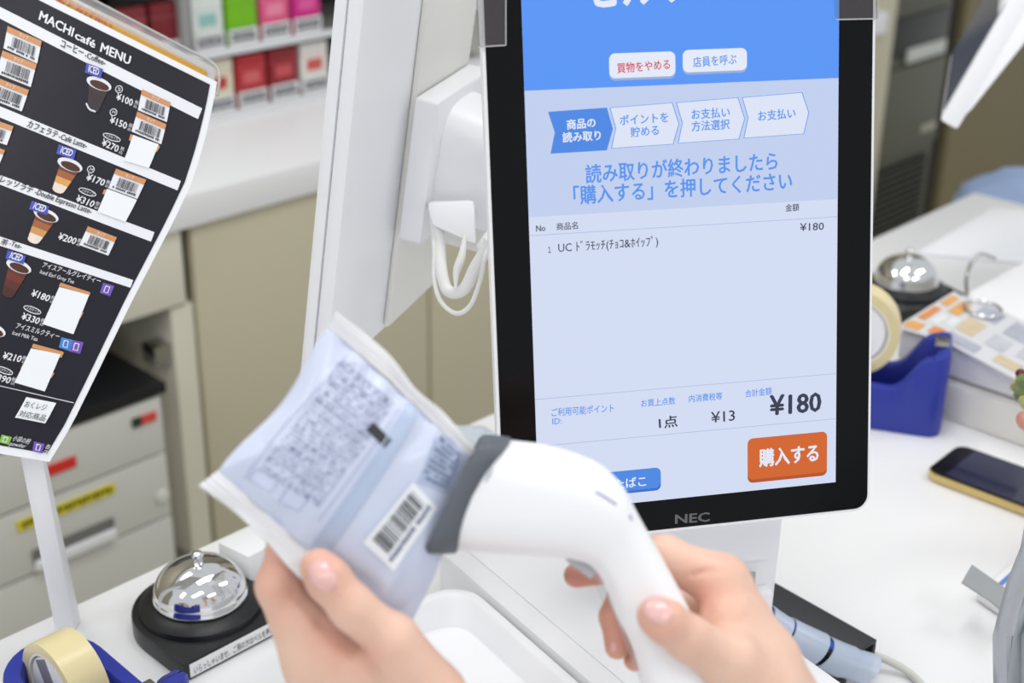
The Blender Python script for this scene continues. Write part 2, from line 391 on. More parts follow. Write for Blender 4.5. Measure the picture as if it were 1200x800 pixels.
E_SH, E_OR, E_OD, E_B2, E_B3 = EM('shadow', (150, 176, 226)), EM('orange', (214, 98, 22)), EM('orangedark', (182, 78, 20)), EM('btnblue', (70, 136, 232)), EM('btnblued', (48, 104, 196))
def button(name, p00, p11, m, sh, lab, r=.0035, dy=.0014):
    a, b = SCR.px(*p00), SCR.px(*p11); x0, x1, y0, y1 = a[0], b[0], a[1], b[1]
    pr = lambda o, d: ([tuple(SCR.at(x, y-d, o)) for x, y in rrect(x0, x1, y0, y1, r)], [tuple(range(28))])
    ui(name+'_shadow', pr(.0003, dy), sh); return ui(name, pr(.0004, 0), m, lab)
button('cancel_button', (714, 92), (791, 60), E_WH, E_SH, 'white button with red lettering')
button('call_button', (800, 85), (875, 56), E_WH, E_SH, 'white button with blue lettering')
button('purchase_button', (876, 562), (969, 505), E_OR, E_OD, 'orange purchase button', dy=.0022)
button('tobacco_button', (664, 582), (774, 547), E_B2, E_B3, 'blue button half hidden by the scanner', dy=.0016)
def tx(s, p0, p1, h, m, bold=.012): return ui('lettering', text(SCR, s, p0, p1, h, .0006, bold), m)
tx('セルフレジ', (684, 8), (903, -8), 50, E_WH, .035)
tx('買物をやめる', (723, 85), (785, 80), 11, E_RD, .016)
tx('店員を呼ぶ', (812, 78), (863, 74), 11, E_BL, .016)
def chev(P, m, out=None):
    if out is not None: ui('step_outline', flatpoly(SCR, P, .00025), out)
    c = np.mean(np.array(P), 0); Q = [tuple(c+(np.array(p)-c)*np.array([.975, .975])) for p in P] if out is not None else P
    return ui('step_arrow', flatpoly(SCR, Q, .0004), m)
chev([(642, 131), (711, 126), (718, 151), (711, 176), (645, 180), (650, 155)], E_B2)
chev([(714, 126), (788, 120), (796, 145), (789, 169), (716, 174), (721, 150)], EM('step', (224, 232, 250)), E_BL)
chev([(792, 120), (865, 114), (873, 139), (866, 163), (794, 168), (799, 144)], EM('step', (224, 232, 250)), E_BL)
chev([(869, 114), (940, 108), (948, 132), (942, 157), (871, 162), (876, 138)], EM('step', (224, 232, 250)), E_BL)
tx('商品の', (664, 151), (698, 148), 11, E_WH, .03); tx('読み取り', (659, 166), (704, 163), 11, E_WH, .03)
tx('ポイントを', (726, 146), (783, 142), 11, E_BL, .02); tx('貯める', (739, 160), (772, 157), 11, E_BL, .02)
tx('お支払い', (810, 139), (855, 136), 11, E_BL, .02); tx('方法選択', (810, 153), (855, 150), 11, E_BL, .02)
tx('お支払い', (888, 141), (932, 137), 11, E_BL, .02)
tx('読み取りが終わりましたら', (686, 213), (911, 197), 20, E_BL, .022)
tx('「購入する」を押してください', (672, 238), (928, 220), 20, E_BL, .022)
tx('No', (628, 271), (639, 270.3), 7, E_DK, .02); tx('商品名', (652, 269), (677, 267.3), 8, E_DK, .012); tx('金額', (920, 247), (936, 246), 8, E_DK, .012)
tx('１', (642, 296), (645.5, 295.8), 7, E_DK, .012); tx('UC ﾄﾞﾗﾓｯﾁ(ﾁｮｺ&ﾎｲｯﾌﾟ)', (654, 295), (771, 287), 11.5, E_DK, .006)
tx('¥180', (937, 270.5), (965, 269), 9, E_DK, .008)
tx('ご利用可能ポイント', (646, 487), (719, 481.5), 9, E_BL, .012); tx('ID:', (647, 497), (658, 496), 7, E_BL, .008)
tx('お買上点数', (751, 476), (791, 472.5), 8, E_BL, .012); tx('内消費税等', (807, 470.5), (846, 467), 8, E_BL, .012); tx('合計金額', (873, 464.5), (904, 461), 8, E_BL, .012)
tx('1点', (772, 501), (794, 498), 12.5, E_DK, .02); tx('¥13', (833, 495), (861, 492), 12.5, E_DK, .01); tx('¥180', (901, 486), (962, 481), 23, E_DK, .03)
tx('購入する', (889, 545), (959, 538), 19, E_WH, .035); tx('たばこ', (720, 572), (757, 568), 11, E_WH, .02)
part('maker_lettering', text(SCR, 'NEC', (791, 613.5), (832, 610.5), 10.5, -.0003, .03), mat('bezel_print', (98, 100, 104), .4), gl, world=True, label='grey maker lettering NEC')
# neck and base
nk = Plane(rz(SCR.at(-.1, 0, -.07), SAZ) @ Matrix.Rotation(math.pi/2, 4, 'X'))    # upright plane just behind the screen, facing the viewer
nr = nk.px(908, 700); nl = nk.px(716, 720)[0]
def onk(x0, x1, y0, y1, d0, d1, r=.006): return xf(prism(rrect(x0, x1, y0, y1, r), d0, d1), nk.M)
zb = -(nk.o[2])
part('neck', onk(nl, nr[0], zb+.03, .10, -.07, 0, .01), M_WHITE, tm, world=True, bevel=.004, label='white supporting neck')
nkp = part('neck_cover', onk(nl+.01, nr[0]-.003, zb+.10, .09, 0, .006, .008), M_WHITE, tm, world=True, bevel=.003)
a = nk.px(872, 668); part('slot', onk(a[0], a[0]+.006, a[1]-.016, a[1]+.002, .0055, .0066, .001), mat('slot_grey', (170, 170, 168), .6), nkp, world=True, label='narrow slot')
a = nk.px(882, 694); part('release_tab', onk(a[0]-.004, a[0]+.011, a[1]-.02, a[1]+.006, 0, .012, .002), M_WHITE, nkp, world=True, bevel=.002)
# base block with its bevelled side strip and the tray in front
BT = .062
p0 = on(545, 642, BT); p1 = on(732, 800, BT); e = (p1-p0)/np.linalg.norm(p1-p0); baz = math.atan2(e[1], e[0])
BB = rz((p0[0], p0[1], 0), baz)                                # x runs toward the viewer along the seam, y to the right-rear
part('base', xf(box(-.02, .42, 0, .12, 0, BT), BB), M_WHITE, tm, world=True, bevel=.003, label='white base block')
part('base_side_strip', xf(([(-.02, 0, BT-.001), (.42, 0, BT-.001), (.42, -.010, BT-.010), (-.02, -.010, BT-.010), (-.02, 0, .0), (.42, 0, .0), (.42, -.010, 0), (-.02, -.010, 0)], hexa([(0, 0, 0)]*8)[1]), BB), M_WHITE, tm, world=True)
tr = thing('bagging_tray', 'shallow white moulded tray in front of the terminal base, under the held package', 'tray', BB)
def rr3(x0, x1, y0, y1, r, z): return [(x, y, z) for x, y in rrect(x0, x1, y0, y1, r, 5)]
part('tray_shell', loft([rr3(.018, .40, -.17, -.0125, .025, 0), rr3(.018, .40, -.17, -.0125, .025, .046), rr3(.0195, .3985, -.1685, -.014, .024, .048), rr3(.024, .394, -.164, -.018, .022, .048), rr3(.027, .391, -.161, -.021, .02, .046), rr3(.033, .385, -.155, -.027, .02, .026)]), M_WHITE, tr, sm=50)
# clear plastic tabs at the screen's upper corners
for nm, q, lab in (('a', [(556, -30), (592, -30), (592, 53), (560, 55)], 'clear plastic sheet corner over the upper left of the screen bezel'), ('b', [(975, -30), (1027, -30), (1027, 22), (978, 23)], 'clear plastic sheet corner over the upper right of the screen bezel')):
    V = [SCR.px(*p) for p in q]
    t = thing('clear_tab', lab, 'plastic sheet', SCR.M, 'clear corner tabs')
    part('film', prism([tuple(v) for v in V], .0012, .0020), mat('clear_film', (120, 116, 118), .15, alpha=.22, spec=.2), t)
    for i in (1, 2): part('edge', tube([SCR.at(*V[i], .0016), SCR.at(*V[(i+1) % 4], .0016)], .0005, 6), mat('film_edge', (200, 200, 206), .2, alpha=.7), t, world=True)

# ================================================================== rear monitor, seen almost edge-on
A = D(382, 450, 1.0); B = on(508, 330, A[2]); L = (B-A); LL = np.linalg.norm(L); L = L/LL
raz = math.atan2(L[1], L[0]); rgt = np.array([math.sin(raz), -math.cos(raz), 0]); ta = math.radians(8)
u = math.cos(ta)*np.array([0, 0, 1.])+math.sin(ta)*rgt; nn = np.cross(L, u)
if nn@rgt < 0: nn = -nn
RM = Plane(frame(A, L, u, nn))
sm_ = thing('staff_monitor', 'white staff-side monitor seen nearly edge-on behind the touchscreen', 'monitor', RM.M)
part('front_shell', box(0, LL, -.0, .45, -.021, -.012), M_WHITE, sm_, bevel=.003)
part('rear_shell', box(-.001, LL+.001, -.001, .451, -.0115, 0), M_WHITE, sm_, bevel=.004)
part('screen_glass', box(.006, LL-.006, .006, .44, -.0225, -.021), M_GLASSB, sm_)
c0 = RM.px(447, 393)
part('rear_bulge', prism([(max(.02, c0[0]), .004), (LL, .004), (LL, .446), (max(.02, c0[0]), .446)], 0, .005), M_WHITE2, sm_, bevel=.003)
q = [RM.px(484, 107), RM.px(463, 273)]
mx0 = (q[0][0]+q[1][0])/2-.010; my1, my0 = q[0][1], q[1][1]; mx1 = RM.px(543, 60)[0]; mx1 = min(max(mx1, mx0+.06), mx0+.14)
mp = part('mount_plate', prism(rrect(mx0, mx1, my0, my1, .003), .006, .024), M_WHITE, sm_, bevel=.003)
# rounded arm pod bridging the two monitors
cx, cy = (mx0+mx1)/2, (my0+my1)/2
rings = []
for t in np.linspace(0, 1, 10):
    hx = .040-.006*t; hy = .046-.010*t*t
    c = np.array([cx, cy-.010*t, .022+.075*t])
    rings.append([(c[0]+math.copysign(abs(math.cos(a_))**.6, math.cos(a_))*hx, c[1]+math.copysign(abs(math.sin(a_))**.6, math.sin(a_))*hy, c[2]) for a_ in np.linspace(0, 2*math.pi, 32, endpoint=False)])
part('arm_pod', loft([r for r in rings if r]), M_WHITE, sm_, sm=40, label='rounded white arm joint')
part('arm_cover', prism(rrect(cx-.03, cx+.05, cy-.062, cy-.030, .01), .012, .075), M_WHITE2, sm_, bevel=.004)
part('arm_underside', hexa([D(500, 238, .985), D(556, 236, .975), D(558, 288, .975), D(506, 264, .985), D(500, 236, 1.03), D(556, 234, 1.02), D(558, 286, 1.02), D(506, 262, 1.03)]), M_WHITE, sm_, world=True, bevel=.004)
part('arm_bracket', hexa([D(556, 290, .99), D(572, 268, .99), D(600, 268, .98), D(600, 312, .98), D(556, 290, 1.03), D(572, 268, 1.03), D(600, 268, 1.02), D(600, 312, 1.02)]), M_WHITE, sm_, world=True, bevel=.003)
M_CAB = mat('white_cable', (232, 232, 230), .4, var=.01)
solo(part('power_cable', tube([D(512, 250, 1.0), D(515, 285, .99), D(517, 315, .98), D(523, 338, .975), D(534, 343, .97), D(546, 336, .965), D(556, 315, .96), D(566, 298, .955), D(574, 280, .95)], .0042, 12), M_CAB, None, sm=60), 'thick white cable hanging in a loop between the two monitors', 'cable', 'cables behind the screen')
solo(part('signal_cord', tube([D(506, 258, 1.0), D(509, 290, .985), D(509, 325, .98), D(516, 352, .975), D(534, 367, .97), D(551, 358, .965), D(562, 330, .96), D(567, 306, .95), D(572, 290, .95)], .0017, 8), M_CAB, None, sm=60), 'thin white cord hanging lowest, just below the thick looped cable', 'cable', 'cables behind the screen')
solo(part('cable_tie', tube([D(545, 275, .965), D(541, 300, .962), D(535, 318, .962), D(534, 338, .960)], lambda t: .0010+.0020*math.sin(math.pi*min(1, t*1.05)), 8), M_CAB, None, sm=60), 'flat white cable tie strap dropping into the thick cable loop', 'cable tie')
# ================================================================== coffee menu on its stand
class Sheet:                                     # a curved paper sheet: a = metres right of its right edge (negative), b = metres down that edge
    flip = True
    def __init__(s, dep):
        s.dep = dep; k = dep/F_PX
        pts = [(254.5, 96, 26.7), (250, 120, 25), (243, 152, 23.9), (234, 185, 23.0), (224, 216, 22.2), (203, 260, 20.4), (154, 354, 18.0), (115, 435, 15.2), (84, 498, 12), (58, 541, 9.5)]
        P = np.array(pts); seg = np.hypot(np.diff(P[:, 0]), np.diff(P[:, 1])); s.b = np.r_[0, np.cumsum(seg)]*k; s.P = P; s.k = k
        s.L = s.b[-1]
    def pix(s, a, b):
        x, y, g = (np.interp(b, s.b, s.P[:, i]) for i in range(3)); g = math.radians(g)
        ov = b if b < 0 else max(0, b-s.L)
        return x+a/s.k*math.cos(g)-ov/s.k*.45, y+a/s.k*math.sin(g)+ov/s.k*.9
    def px(s, x, y):
        q = np.array([(x-170)*s.k, (y-60)*s.k])
        for _ in range(30):
            f = np.array(s.pix(*q))-[x, y]
            if np.abs(f).max() < 1e-4: break
            h = 1e-4; J = np.array([(np.array(s.pix(q[0]+h, q[1]))-np.array(s.pix(*q)))/h, (np.array(s.pix(q[0], q[1]+h))-np.array(s.pix(*q)))/h]).T
            q = q-np.clip(np.linalg.solve(J+1e-9*np.eye(2), f), -.05, .05)
        return q
    def at(s, a, b, h=0.0):
        return Vector(D(*s.pix(a, b), s.dep-h+.05*a*a*8-.02*b))
MS = Sheet(.95)
menu = thing('menu_board', 'dark iced coffee menu sheet with prices and barcodes on a white post', 'menu', rz(on(80, 742, 0), AZ))
def grid(S, a0, a1, b0, b1, h, na=10, nb=24):
    V = [tuple(S.at(a0+(a1-a0)*i/na, b0+(b1-b0)*j/nb, h)) for i in range(na+1) for j in range(nb+1)]
    return V, [(i*(nb+1)+j, i*(nb+1)+j+1, (i+1)*(nb+1)+j+1, (i+1)*(nb+1)+j) for i in range(na) for j in range(nb)]
sheet = part('sheet', grid(MS, -.215, 0, 0, MS.L, 0), mat('white_paper', (236, 238, 242), .4, var=.01), menu, world=True, sm=60, label='white laminated sheet')
backing = part('backing', grid(MS, -.215, -.002, 0, MS.L-.002, -.004), M_WHITE, menu, world=True, sm=60)
M_NAVY = mat('menu_black', (32, 31, 42), .34, spec=.3, var=.22, vscale=38)
dark = part('dark_print', grid(MS, -.212, -.0045, .0038, MS.L-.0055, .0003), M_NAVY, menu, world=True, sm=60, label='glossy black menu ground')
# header card behind, with yellow stripe, in a clear holder
def hp(*P): return [D(x, y, d) for x, y, d in P]
hdr = part('header_card', hexa(hp((-60, -75, 1.06), (250, 79, 1.06), (252, 100, 1.06), (-60, -50, 1.06), (-60, -75, 1.063), (250, 79, 1.063), (252, 100, 1.063), (-60, -50, 1.063))), mat('white_card', (232, 232, 234), .4), menu, world=True)
HP = Plane(frame(D(100, 30, 1.059), _rt, _up, -_fw))
part('stripe', patch(HP, [(30, -28), (243, 83), (242, 91), (27, -20)], .0006), mat('amber_print', (240, 180, 60), .4), hdr, world=True, label='amber stripe')
part('red_lettering', text(HP, 'おとなばかい', (66, 2.5), (130, 35), 9, .0012, .03), mat('red_print', (226, 96, 60), .4), hdr, world=True, label='half hidden orange-red lettering')
part('clear_holder', hexa(hp((-60, -88, 1.045), (250, 72, 1.045), (258, 92, 1.045), (-50, -60, 1.045), (-60, -88, 1.049), (250, 72, 1.049), (258, 92, 1.049), (-50, -60, 1.049))), mat('holder_clear', (226, 228, 230), .08, alpha=.25), menu, world=True, bevel=.0005, seg=1)
part('holder_rim', tube([D(-60, -89, 1.045), D(205, 50, 1.045), D(249, 74, 1.045), D(257, 88, 1.04), D(255, 112, 1.035)], .0011, 8), mat('holder_rim', (206, 206, 204), .2, alpha=.75), menu, world=True)
part('post', hexa([D(22, 528, .968), D(50, 538, .965), on(88, 741, 0), on(66, 747, 0), D(26, 526, .985), D(54, 534, .982), on(90, 737, 0)+np.array([0, .012, 0]), on(70, 742, 0)+np.array([0, .012, 0])]), M_WHITE, menu, world=True, bevel=.002, label='white square post')
W_ = mat('print_white', (232, 234, 240), .35); K_ = mat('print_ink', (34, 33, 42), .35)
O_ = mat('print_tan', (206, 146, 96), .35); I_ = mat('print_indigo', (72, 84, 186), .35); PU = mat('print_violet', (116, 84, 186), .35)
def mp_(name, g, m, parent=dark, lab=None): return part(name, g, m, parent, world=True, label=lab)
for Q in ([(-40, -12.5), (237, 127), (232, 139.5), (-40, 1)], [(-40, 108), (212, 212), (208, 223), (-40, 121)], [(-40, 190), (181, 272), (177, 283), (-40, 201)], [(-40, 264), (156, 328), (153, 337), (-40, 275)]):
    mp_('white_band', patch(MS, Q, .0006, 12, 1), W_)
mt = lambda s, a, b, h, m=W_, bold=.02, off=.0011: mp_('lettering', text(MS, s, a, b, h, off, bold), m)
mt('MACHI', (45, 22.5), (85, 43), 10, W_, .03); mt('café', (87, 44.5), (111, 56.5), 8.5, W_, .03); mt('MENU', (117, 60), (152, 76), 10, W_, .03)
mt('コーヒー', (70.5, 54), (97, 66), 8, K_, .02); mt('-Coffee-', (99, 67), (123, 77), 6.5, K_, .015)
mt('カフェラテ', (31, 148), (66, 161.5), 8, K_, .02); mt('-Café Latte-', (68, 162), (101, 174), 6.5, K_, .015)
mt('エスプレッソラテ', (-26, 204), (37, 226), 8, K_, .02); mt('-Double Espresso Latte-', (40, 227), (106, 250.5), 6.5, K_, .015)
mt('茶', (0, 285), (8, 287.5), 6.5, K_, .01); mt('-Tea-', (10, 287), (24.5, 291.5), 5.5, K_, .01)
def iced(q):
    g = mp_('iced_flag', patch(MS, q, .0014), I_, lab='indigo ICED flag'); c = quad_at(q, .17, .78); d = quad_at(q, .83, .78)
    part('lettering', text(MS, 'ICED', c, d, 8, .0019, .03), W_, g.parent, world=True)
iced([(101.5, 73.5), (121, 81), (118, 92), (99.5, 85)]); iced([(69, 169), (89.5, 176), (86.5, 187), (66, 180)])
iced([(37.5, 235), (57.5, 242), (55, 252), (34, 245)]); iced([(9, 293), (30.5, 300), (27.5, 309.5), (6.5, 303)])
def ell(cx, cy, rx, ry, ang, n=20, a0=0, a1=360):
    t = math.radians(ang); return [(cx+rx*math.cos(a)*math.cos(t)-ry*math.sin(a)*math.sin(t), cy+rx*math.cos(a)*math.sin(t)+ry*math.sin(a)*math.cos(t)) for a in np.radians(np.linspace(a0, a1, n, endpoint=a1 < 360))]
def cup(cx, cy, hx, hy, cols, rx=15.5, ry=7, tilt=22, s=1.0):
    """printed cup: rim centre (cx,cy), foot centre (hx,hy)"""
    t = math.radians(tilt); ca, sa = math.cos(t), math.sin(t); n = len(cols)
    for i, c in enumerate(cols):
        f0, f1 = i/n, (i+1)/n; w0, w1 = (rx*.78)*(1-.42*f0), (rx*.78)*(1-.42*f1)
        p = lambda f, w, k: (cx+(hx-cx)*f+k*w*ca, cy+2+(hy-cy)*f+k*w*sa)
        mp_('cup_print', patch(MS, [p(f0, w0, -1), p(f0, w0, 1), p(f1, w1, 1), p(f1, w1, -1)], .0008), mat('cup_%d_%d_%d' % c, c, .3, var=.15, vscale=300))
    mp_('cup_rim_print', flatpoly(MS, ell(cx, cy, rx, ry, tilt), .0010), W_); mp_('cup_coffee_print', flatpoly(MS, ell(cx+.5, cy+1.8, rx*.78, ry*.66, tilt), .0012), mat('cup_coffee', (74, 40, 28), .25, var=.5, vscale=420))
    mp_('cup_foot_print', flatpoly(MS, ell(hx, hy+1.5, rx*.44, ry*.5, tilt), .0009), mat('cup_%d_%d_%d' % cols[-1], cols[-1], .3))
cup(116, 98, 109, 126, [(60, 42, 42), (52, 40, 44), (46, 42, 50)]); mp_('cup_glint_print', tube([MS.at(*MS.px(101, 121), .0013), MS.at(*MS.px(105, 128), .0013), MS.at(*MS.px(112, 131), .0013)], .0006, 6), W_)
cup(82, 193, 68, 221, [(108, 56, 40), (160, 92, 50), (214, 160, 84), (232, 218, 204)]); cup(54, 252, 39, 280, [(120, 64, 42), (160, 96, 56), (206, 150, 90), (236, 222, 208)])
cup(22, 312, 9, 343, [(96, 40, 30), (108, 44, 32), (90, 36, 28), (70, 32, 28)]); cup(-8, 386, -20, 415, [(96, 40, 30), (90, 36, 28)])
def price(s, a, b, h=8.2):
    a = (a[0]+1, a[1]+2.8); b = (b[0]+.6, b[1]+1.9)
    mt(s, a, b, h, W_, .02); d = np.array([b[0]-a[0], b[1]-a[1]]); d = d/np.linalg.norm(d); n_ = np.array([d[1], -d[0]])
    e_ = np.array(b)+d*1.5; mt('税', tuple(e_+n_*4.5), tuple(e_+d*4.5+n_*4.5), 4, W_, .0); mt('込', tuple(e_), tuple(e_+d*4.5), 4, W_, .0)
def ringm(c, s):
    mp_('size_ring', tube([MS.at(*MS.px(*p), .0012) for p in ell(c[0], c[1], 4, 4, 0, 12)+[ell(c[0], c[1], 4, 4, 0, 12)[0]]], .0003, 5, 2), W_); mt(s, (c[0]-1.8, c[1]+1.2), (c[0]+1.6, c[1]+2.5), 3.6, W_, .0)
def pill(q, s='メガサイズ'):
    c = np.mean(np.array(q), 0); mp_('size_pill', tube([MS.at(*MS.px(*p), .0012) for p in [tuple(c+(np.array(ell(0, 0, 10.5, 3.3, 20, 16)[k % 16]))) for k in range(17)]], .0003, 5, 2), W_)
    mt(s, (c[0]-7.5, c[1]-1.2), (c[0]+7, c[1]+4.0), 3.4, W_, .0)
ringm((139.5, 104.5), 'S'); price('¥100', (134.5, 113.5), (154, 122.5)); ringm((133, 131.5), 'M'); price('¥150', (127, 140.5), (147, 149.5)); pill([(131, 161)]); price('¥270', (117.5, 167), (137, 176.5))
ringm((106.5, 198.5), 'M'); price('¥170', (99, 207.5), (120.5, 216)); pill([(102.5, 225)]); price('¥310', (87, 232.5), (108, 241)); price('¥200', (66, 277), (87, 284.5))
price('¥180', (34.5, 343.5), (56, 351.5)); pill([(38, 363)]); price('¥330', (23, 370.5), (44, 378)); price('¥210', (1, 417), (23, 422.5)); pill([(5, 434)]); price('¥390', (-12, 441), (10, 447.5))
mt('アイスアールグレイティー', (49, 312.5), (117, 332), 6.3, W_, .01); mt('Iced Earl Grey Tea', (46.4, 320), (86, 332.3), 4.4, W_, .0)
mt('アイスミルクティー', (18, 384), (68.5, 397), 6.3, W_, .01); mt('Iced Milk Tea', (14, 391.5), (43.5, 399.6), 4.4, W_, .0)
def can(q, m, kind='can'):
    mp_('icon_print', patch(MS, q, .0009), m, lab='small square icon'); P = sub(q, .32, .22, .68, .8)
    r_ = P+[P[0]]; mp_('icon_outline', tube([MS.at(*MS.px(*p), .0013) for p in r_], .0004, 5, 1), W_)
can([(121, 331), (134, 335), (129, 347), (117, 343)], PU); can([(84, 398), (98, 401), (94, 414.5), (81, 411.5)], PU); can([(72, 395), (85, 398), (82, 411.5), (69, 407)], mat('print_sky', (60, 134, 210), .35))
can([(2, 509), (14, 512), (10, 521), (-1, 518)], mat('print_lime', (136, 190, 66), .35)); can([(40, 517), (52.5, 520), (49, 531), (38, 528)], PU)
mt('小袋の粉', (14, 515.5), (34, 520), 6, W_, .0); mt('powder', (10.5, 521.5), (29, 525), 4.5, W_, .0); mt('缶', (52.5, 525), (57.5, 526), 5, W_, .0); mt('can', (50, 531), (56, 532), 4, W_, .0)
mp_('thin_rule', patch(MS, [(-20, 447), (86.5, 471.5), (86.5, 472.3), (-20, 447.8)], .0008, 6, 1), W_)
def bcard(q, s, tan=(0, 0, 1, .27)):
    c = mp_('barcode_card', patch(MS, q, .0010), W_, lab='barcode card with tan heading'); mp_('tan_heading', patch(MS, sub(q, 0, 0, 1, .26), .0013), O_)
    mt('カップ', quad_at(q, .36, .2), quad_at(q, .62, .2), 4, W_, .0, .0018); mp_('barcode', bars(MS, sub(q, .2, .34, .87, .78), seed=s, off=.0016), K_); mp_('barcode_digits', specks(MS, sub(q, .1, .8, .9, .93), 1, .0016, s, .9, .9, .04, .06), K_)
bcard([(9, 30.5), (49, 48), (43.5, 74.5), (4, 56.5)], 1); bcard([(3, 59), (43, 75), (36, 102), (-4, 86)], 2); bcard([(-6, 90), (34, 105.5), (25.5, 130.5), (-16, 114)], 3)
bcard([(-28, 133), (16, 148), (8, 170), (-34, 156)], 4); bcard([(-32, 162), (6, 176), (-2, 196), (-40, 184)], 5)
bcard([(166.5, 104.5), (200, 120), (195.5, 143), (161.5, 129)], 6); bcard([(161, 130.5), (195, 145.5), (189, 169), (154, 154)], 7)
bcard([(136, 197.5), (171.5, 210.5), (161, 233), (127, 220.5)], 8); bcard([(103, 265), (137, 278), (127, 299.5), (93, 287)], 9)
def blank(q, tabs=()):
    mp_('blank_sticker', patch(MS, q, .0012, 3, 3), mat('sticker_white', (236, 240, 244), .4, var=.005), lab='blank white cover sticker')
    for t in tabs: mp_('tan_edge', patch(MS, t, .0011), O_)
blank([(156, 158), (186, 169), (174.5, 197), (145, 188)], ([(153, 157), (158, 159), (154, 166), (151, 164)], [(184, 170), (188, 171), (184, 178), (181, 176)]))
blank([(125.5, 221), (160.5, 234), (147, 260), (114, 248)], ([(122, 222), (126, 222), (123, 228), (120, 227)],))
mp_('tan_heading', patch(MS, [(71, 331), (106, 342.5), (105, 346), (69, 335)], .0011), O_); blank([(69.5, 336), (104.5, 345.5), (86, 391.5), (50, 379.5)], ([(60, 357), (64, 358), (60, 364), (58, 363)], [(95, 366), (98, 366), (94, 373), (92, 372)]))
mp_('tan_heading', patch(MS, [(39, 402.5), (74, 412), (71, 417), (37, 407)], .0011), O_); blank([(36.5, 408), (71, 415), (52.5, 458.5), (17, 448)], ([(71, 412), (75, 413), (72, 419), (69, 418)], [(61, 436), (64, 437), (60, 443), (58, 442)], [(27, 426), (30, 427), (27, 433), (24, 432)]))
mp_('note_sticker', patch(MS, [(31, 465), (66, 472), (53, 496), (17.5, 489)], .0012, 3, 3), mat('sticker_white', (236, 240, 244), .4), lab='white sticker with handwriting')
mt('おくレジ', (28, 476), (53, 481), 7, K_, .0, .0018); mt('対応商品', (21, 487), (52, 493), 7, K_, .0, .0018)

# ================================================================== call bells
def bell(M, lab, s=1.0, strip=True):
    t = thing('call_bell', lab, 'bell', M, 'call bells on the counter')
    R_ = .052*s; poly = [(-R_, -.052*s)]+[(-R_*1.0, .0)]+[(R_*math.cos(a), .0+R_*math.sin(a)) for a in np.radians(np.linspace(180, 0, 25))][1:]+[(R_, -.052*s)]
    b = part('base', prism(poly, 0, .016*s), M_BLACK, t, bevel=.0015, label='black plastic base')
    part('collar', lathe([(.047*s, .0155*s), (.046*s, .020*s), (.040*s, .024*s), (.032*s, .025*s)], 56), M_BLACK, t, sm=40)
    R = .0345*s
    part('dome', lathe([(R*.96, .025*s), (R*1.03, .0255*s), (R*1.04, .028*s), (R, .030*s)]+[(R*math.cos(a), .030*s+R*.74*math.sin(a)) for a in np.radians(np.linspace(4, 86, 18))]+[(.0001, .030*s+R*.74)], 64), M_CHROME, t, sm=50, label='polished chrome dome')
    zt = .030*s+R*.74
    part('plunger', lathe([(.0040*s, zt-.001), (.0040*s, zt+.003*s), (.0030*s, zt+.003*s), (.0030*s, zt+.004*s), (.0046*s, zt+.0045*s), (.0046*s, zt+.0065*s), (.0030*s, zt+.008*s), (.0001, zt+.0085*s)], 20), M_CHROME, t, sm=60)
    if strip:
        l = part('label_strip', box(-.047*s, .05*s, -.0526*s, -.0515*s, .0025*s, .0135*s), M_TOP, b, label='white label strip')
    return t, b
bc_ = on(236, 706, .018)
b1, bb = bell(rz((bc_[0], bc_[1], 0), AZ), 'chrome call bell on a black base with white lettered label, beside the left hand')
SP = Plane(b1.matrix_world @ Matrix(((1, 0, 0, 0), (0, 0, -1, -.0528), (0, 1, 0, 0), (0, 0, 0, 1)))); SP.flip = False
V, F_ = glyphs('いらっしゃいませ。ご用の方はベルを押してください', .0); x0, x1 = V[:, 0].min(), V[:, 0].max()
part('lettering', ([(-.044+(v[0]-x0)/(x1-x0)*.090, -.0529, .0045+(v[1]*.0072)) for v in V], F_), K_, bb, label='small dark lettering')
bc2 = on(1061, 333, .022)
bell(rz((bc2[0], bc2[1], 0), AZ-.35), 'chrome call bell farther away on a black base, right of the touchscreen', 1.05, False)

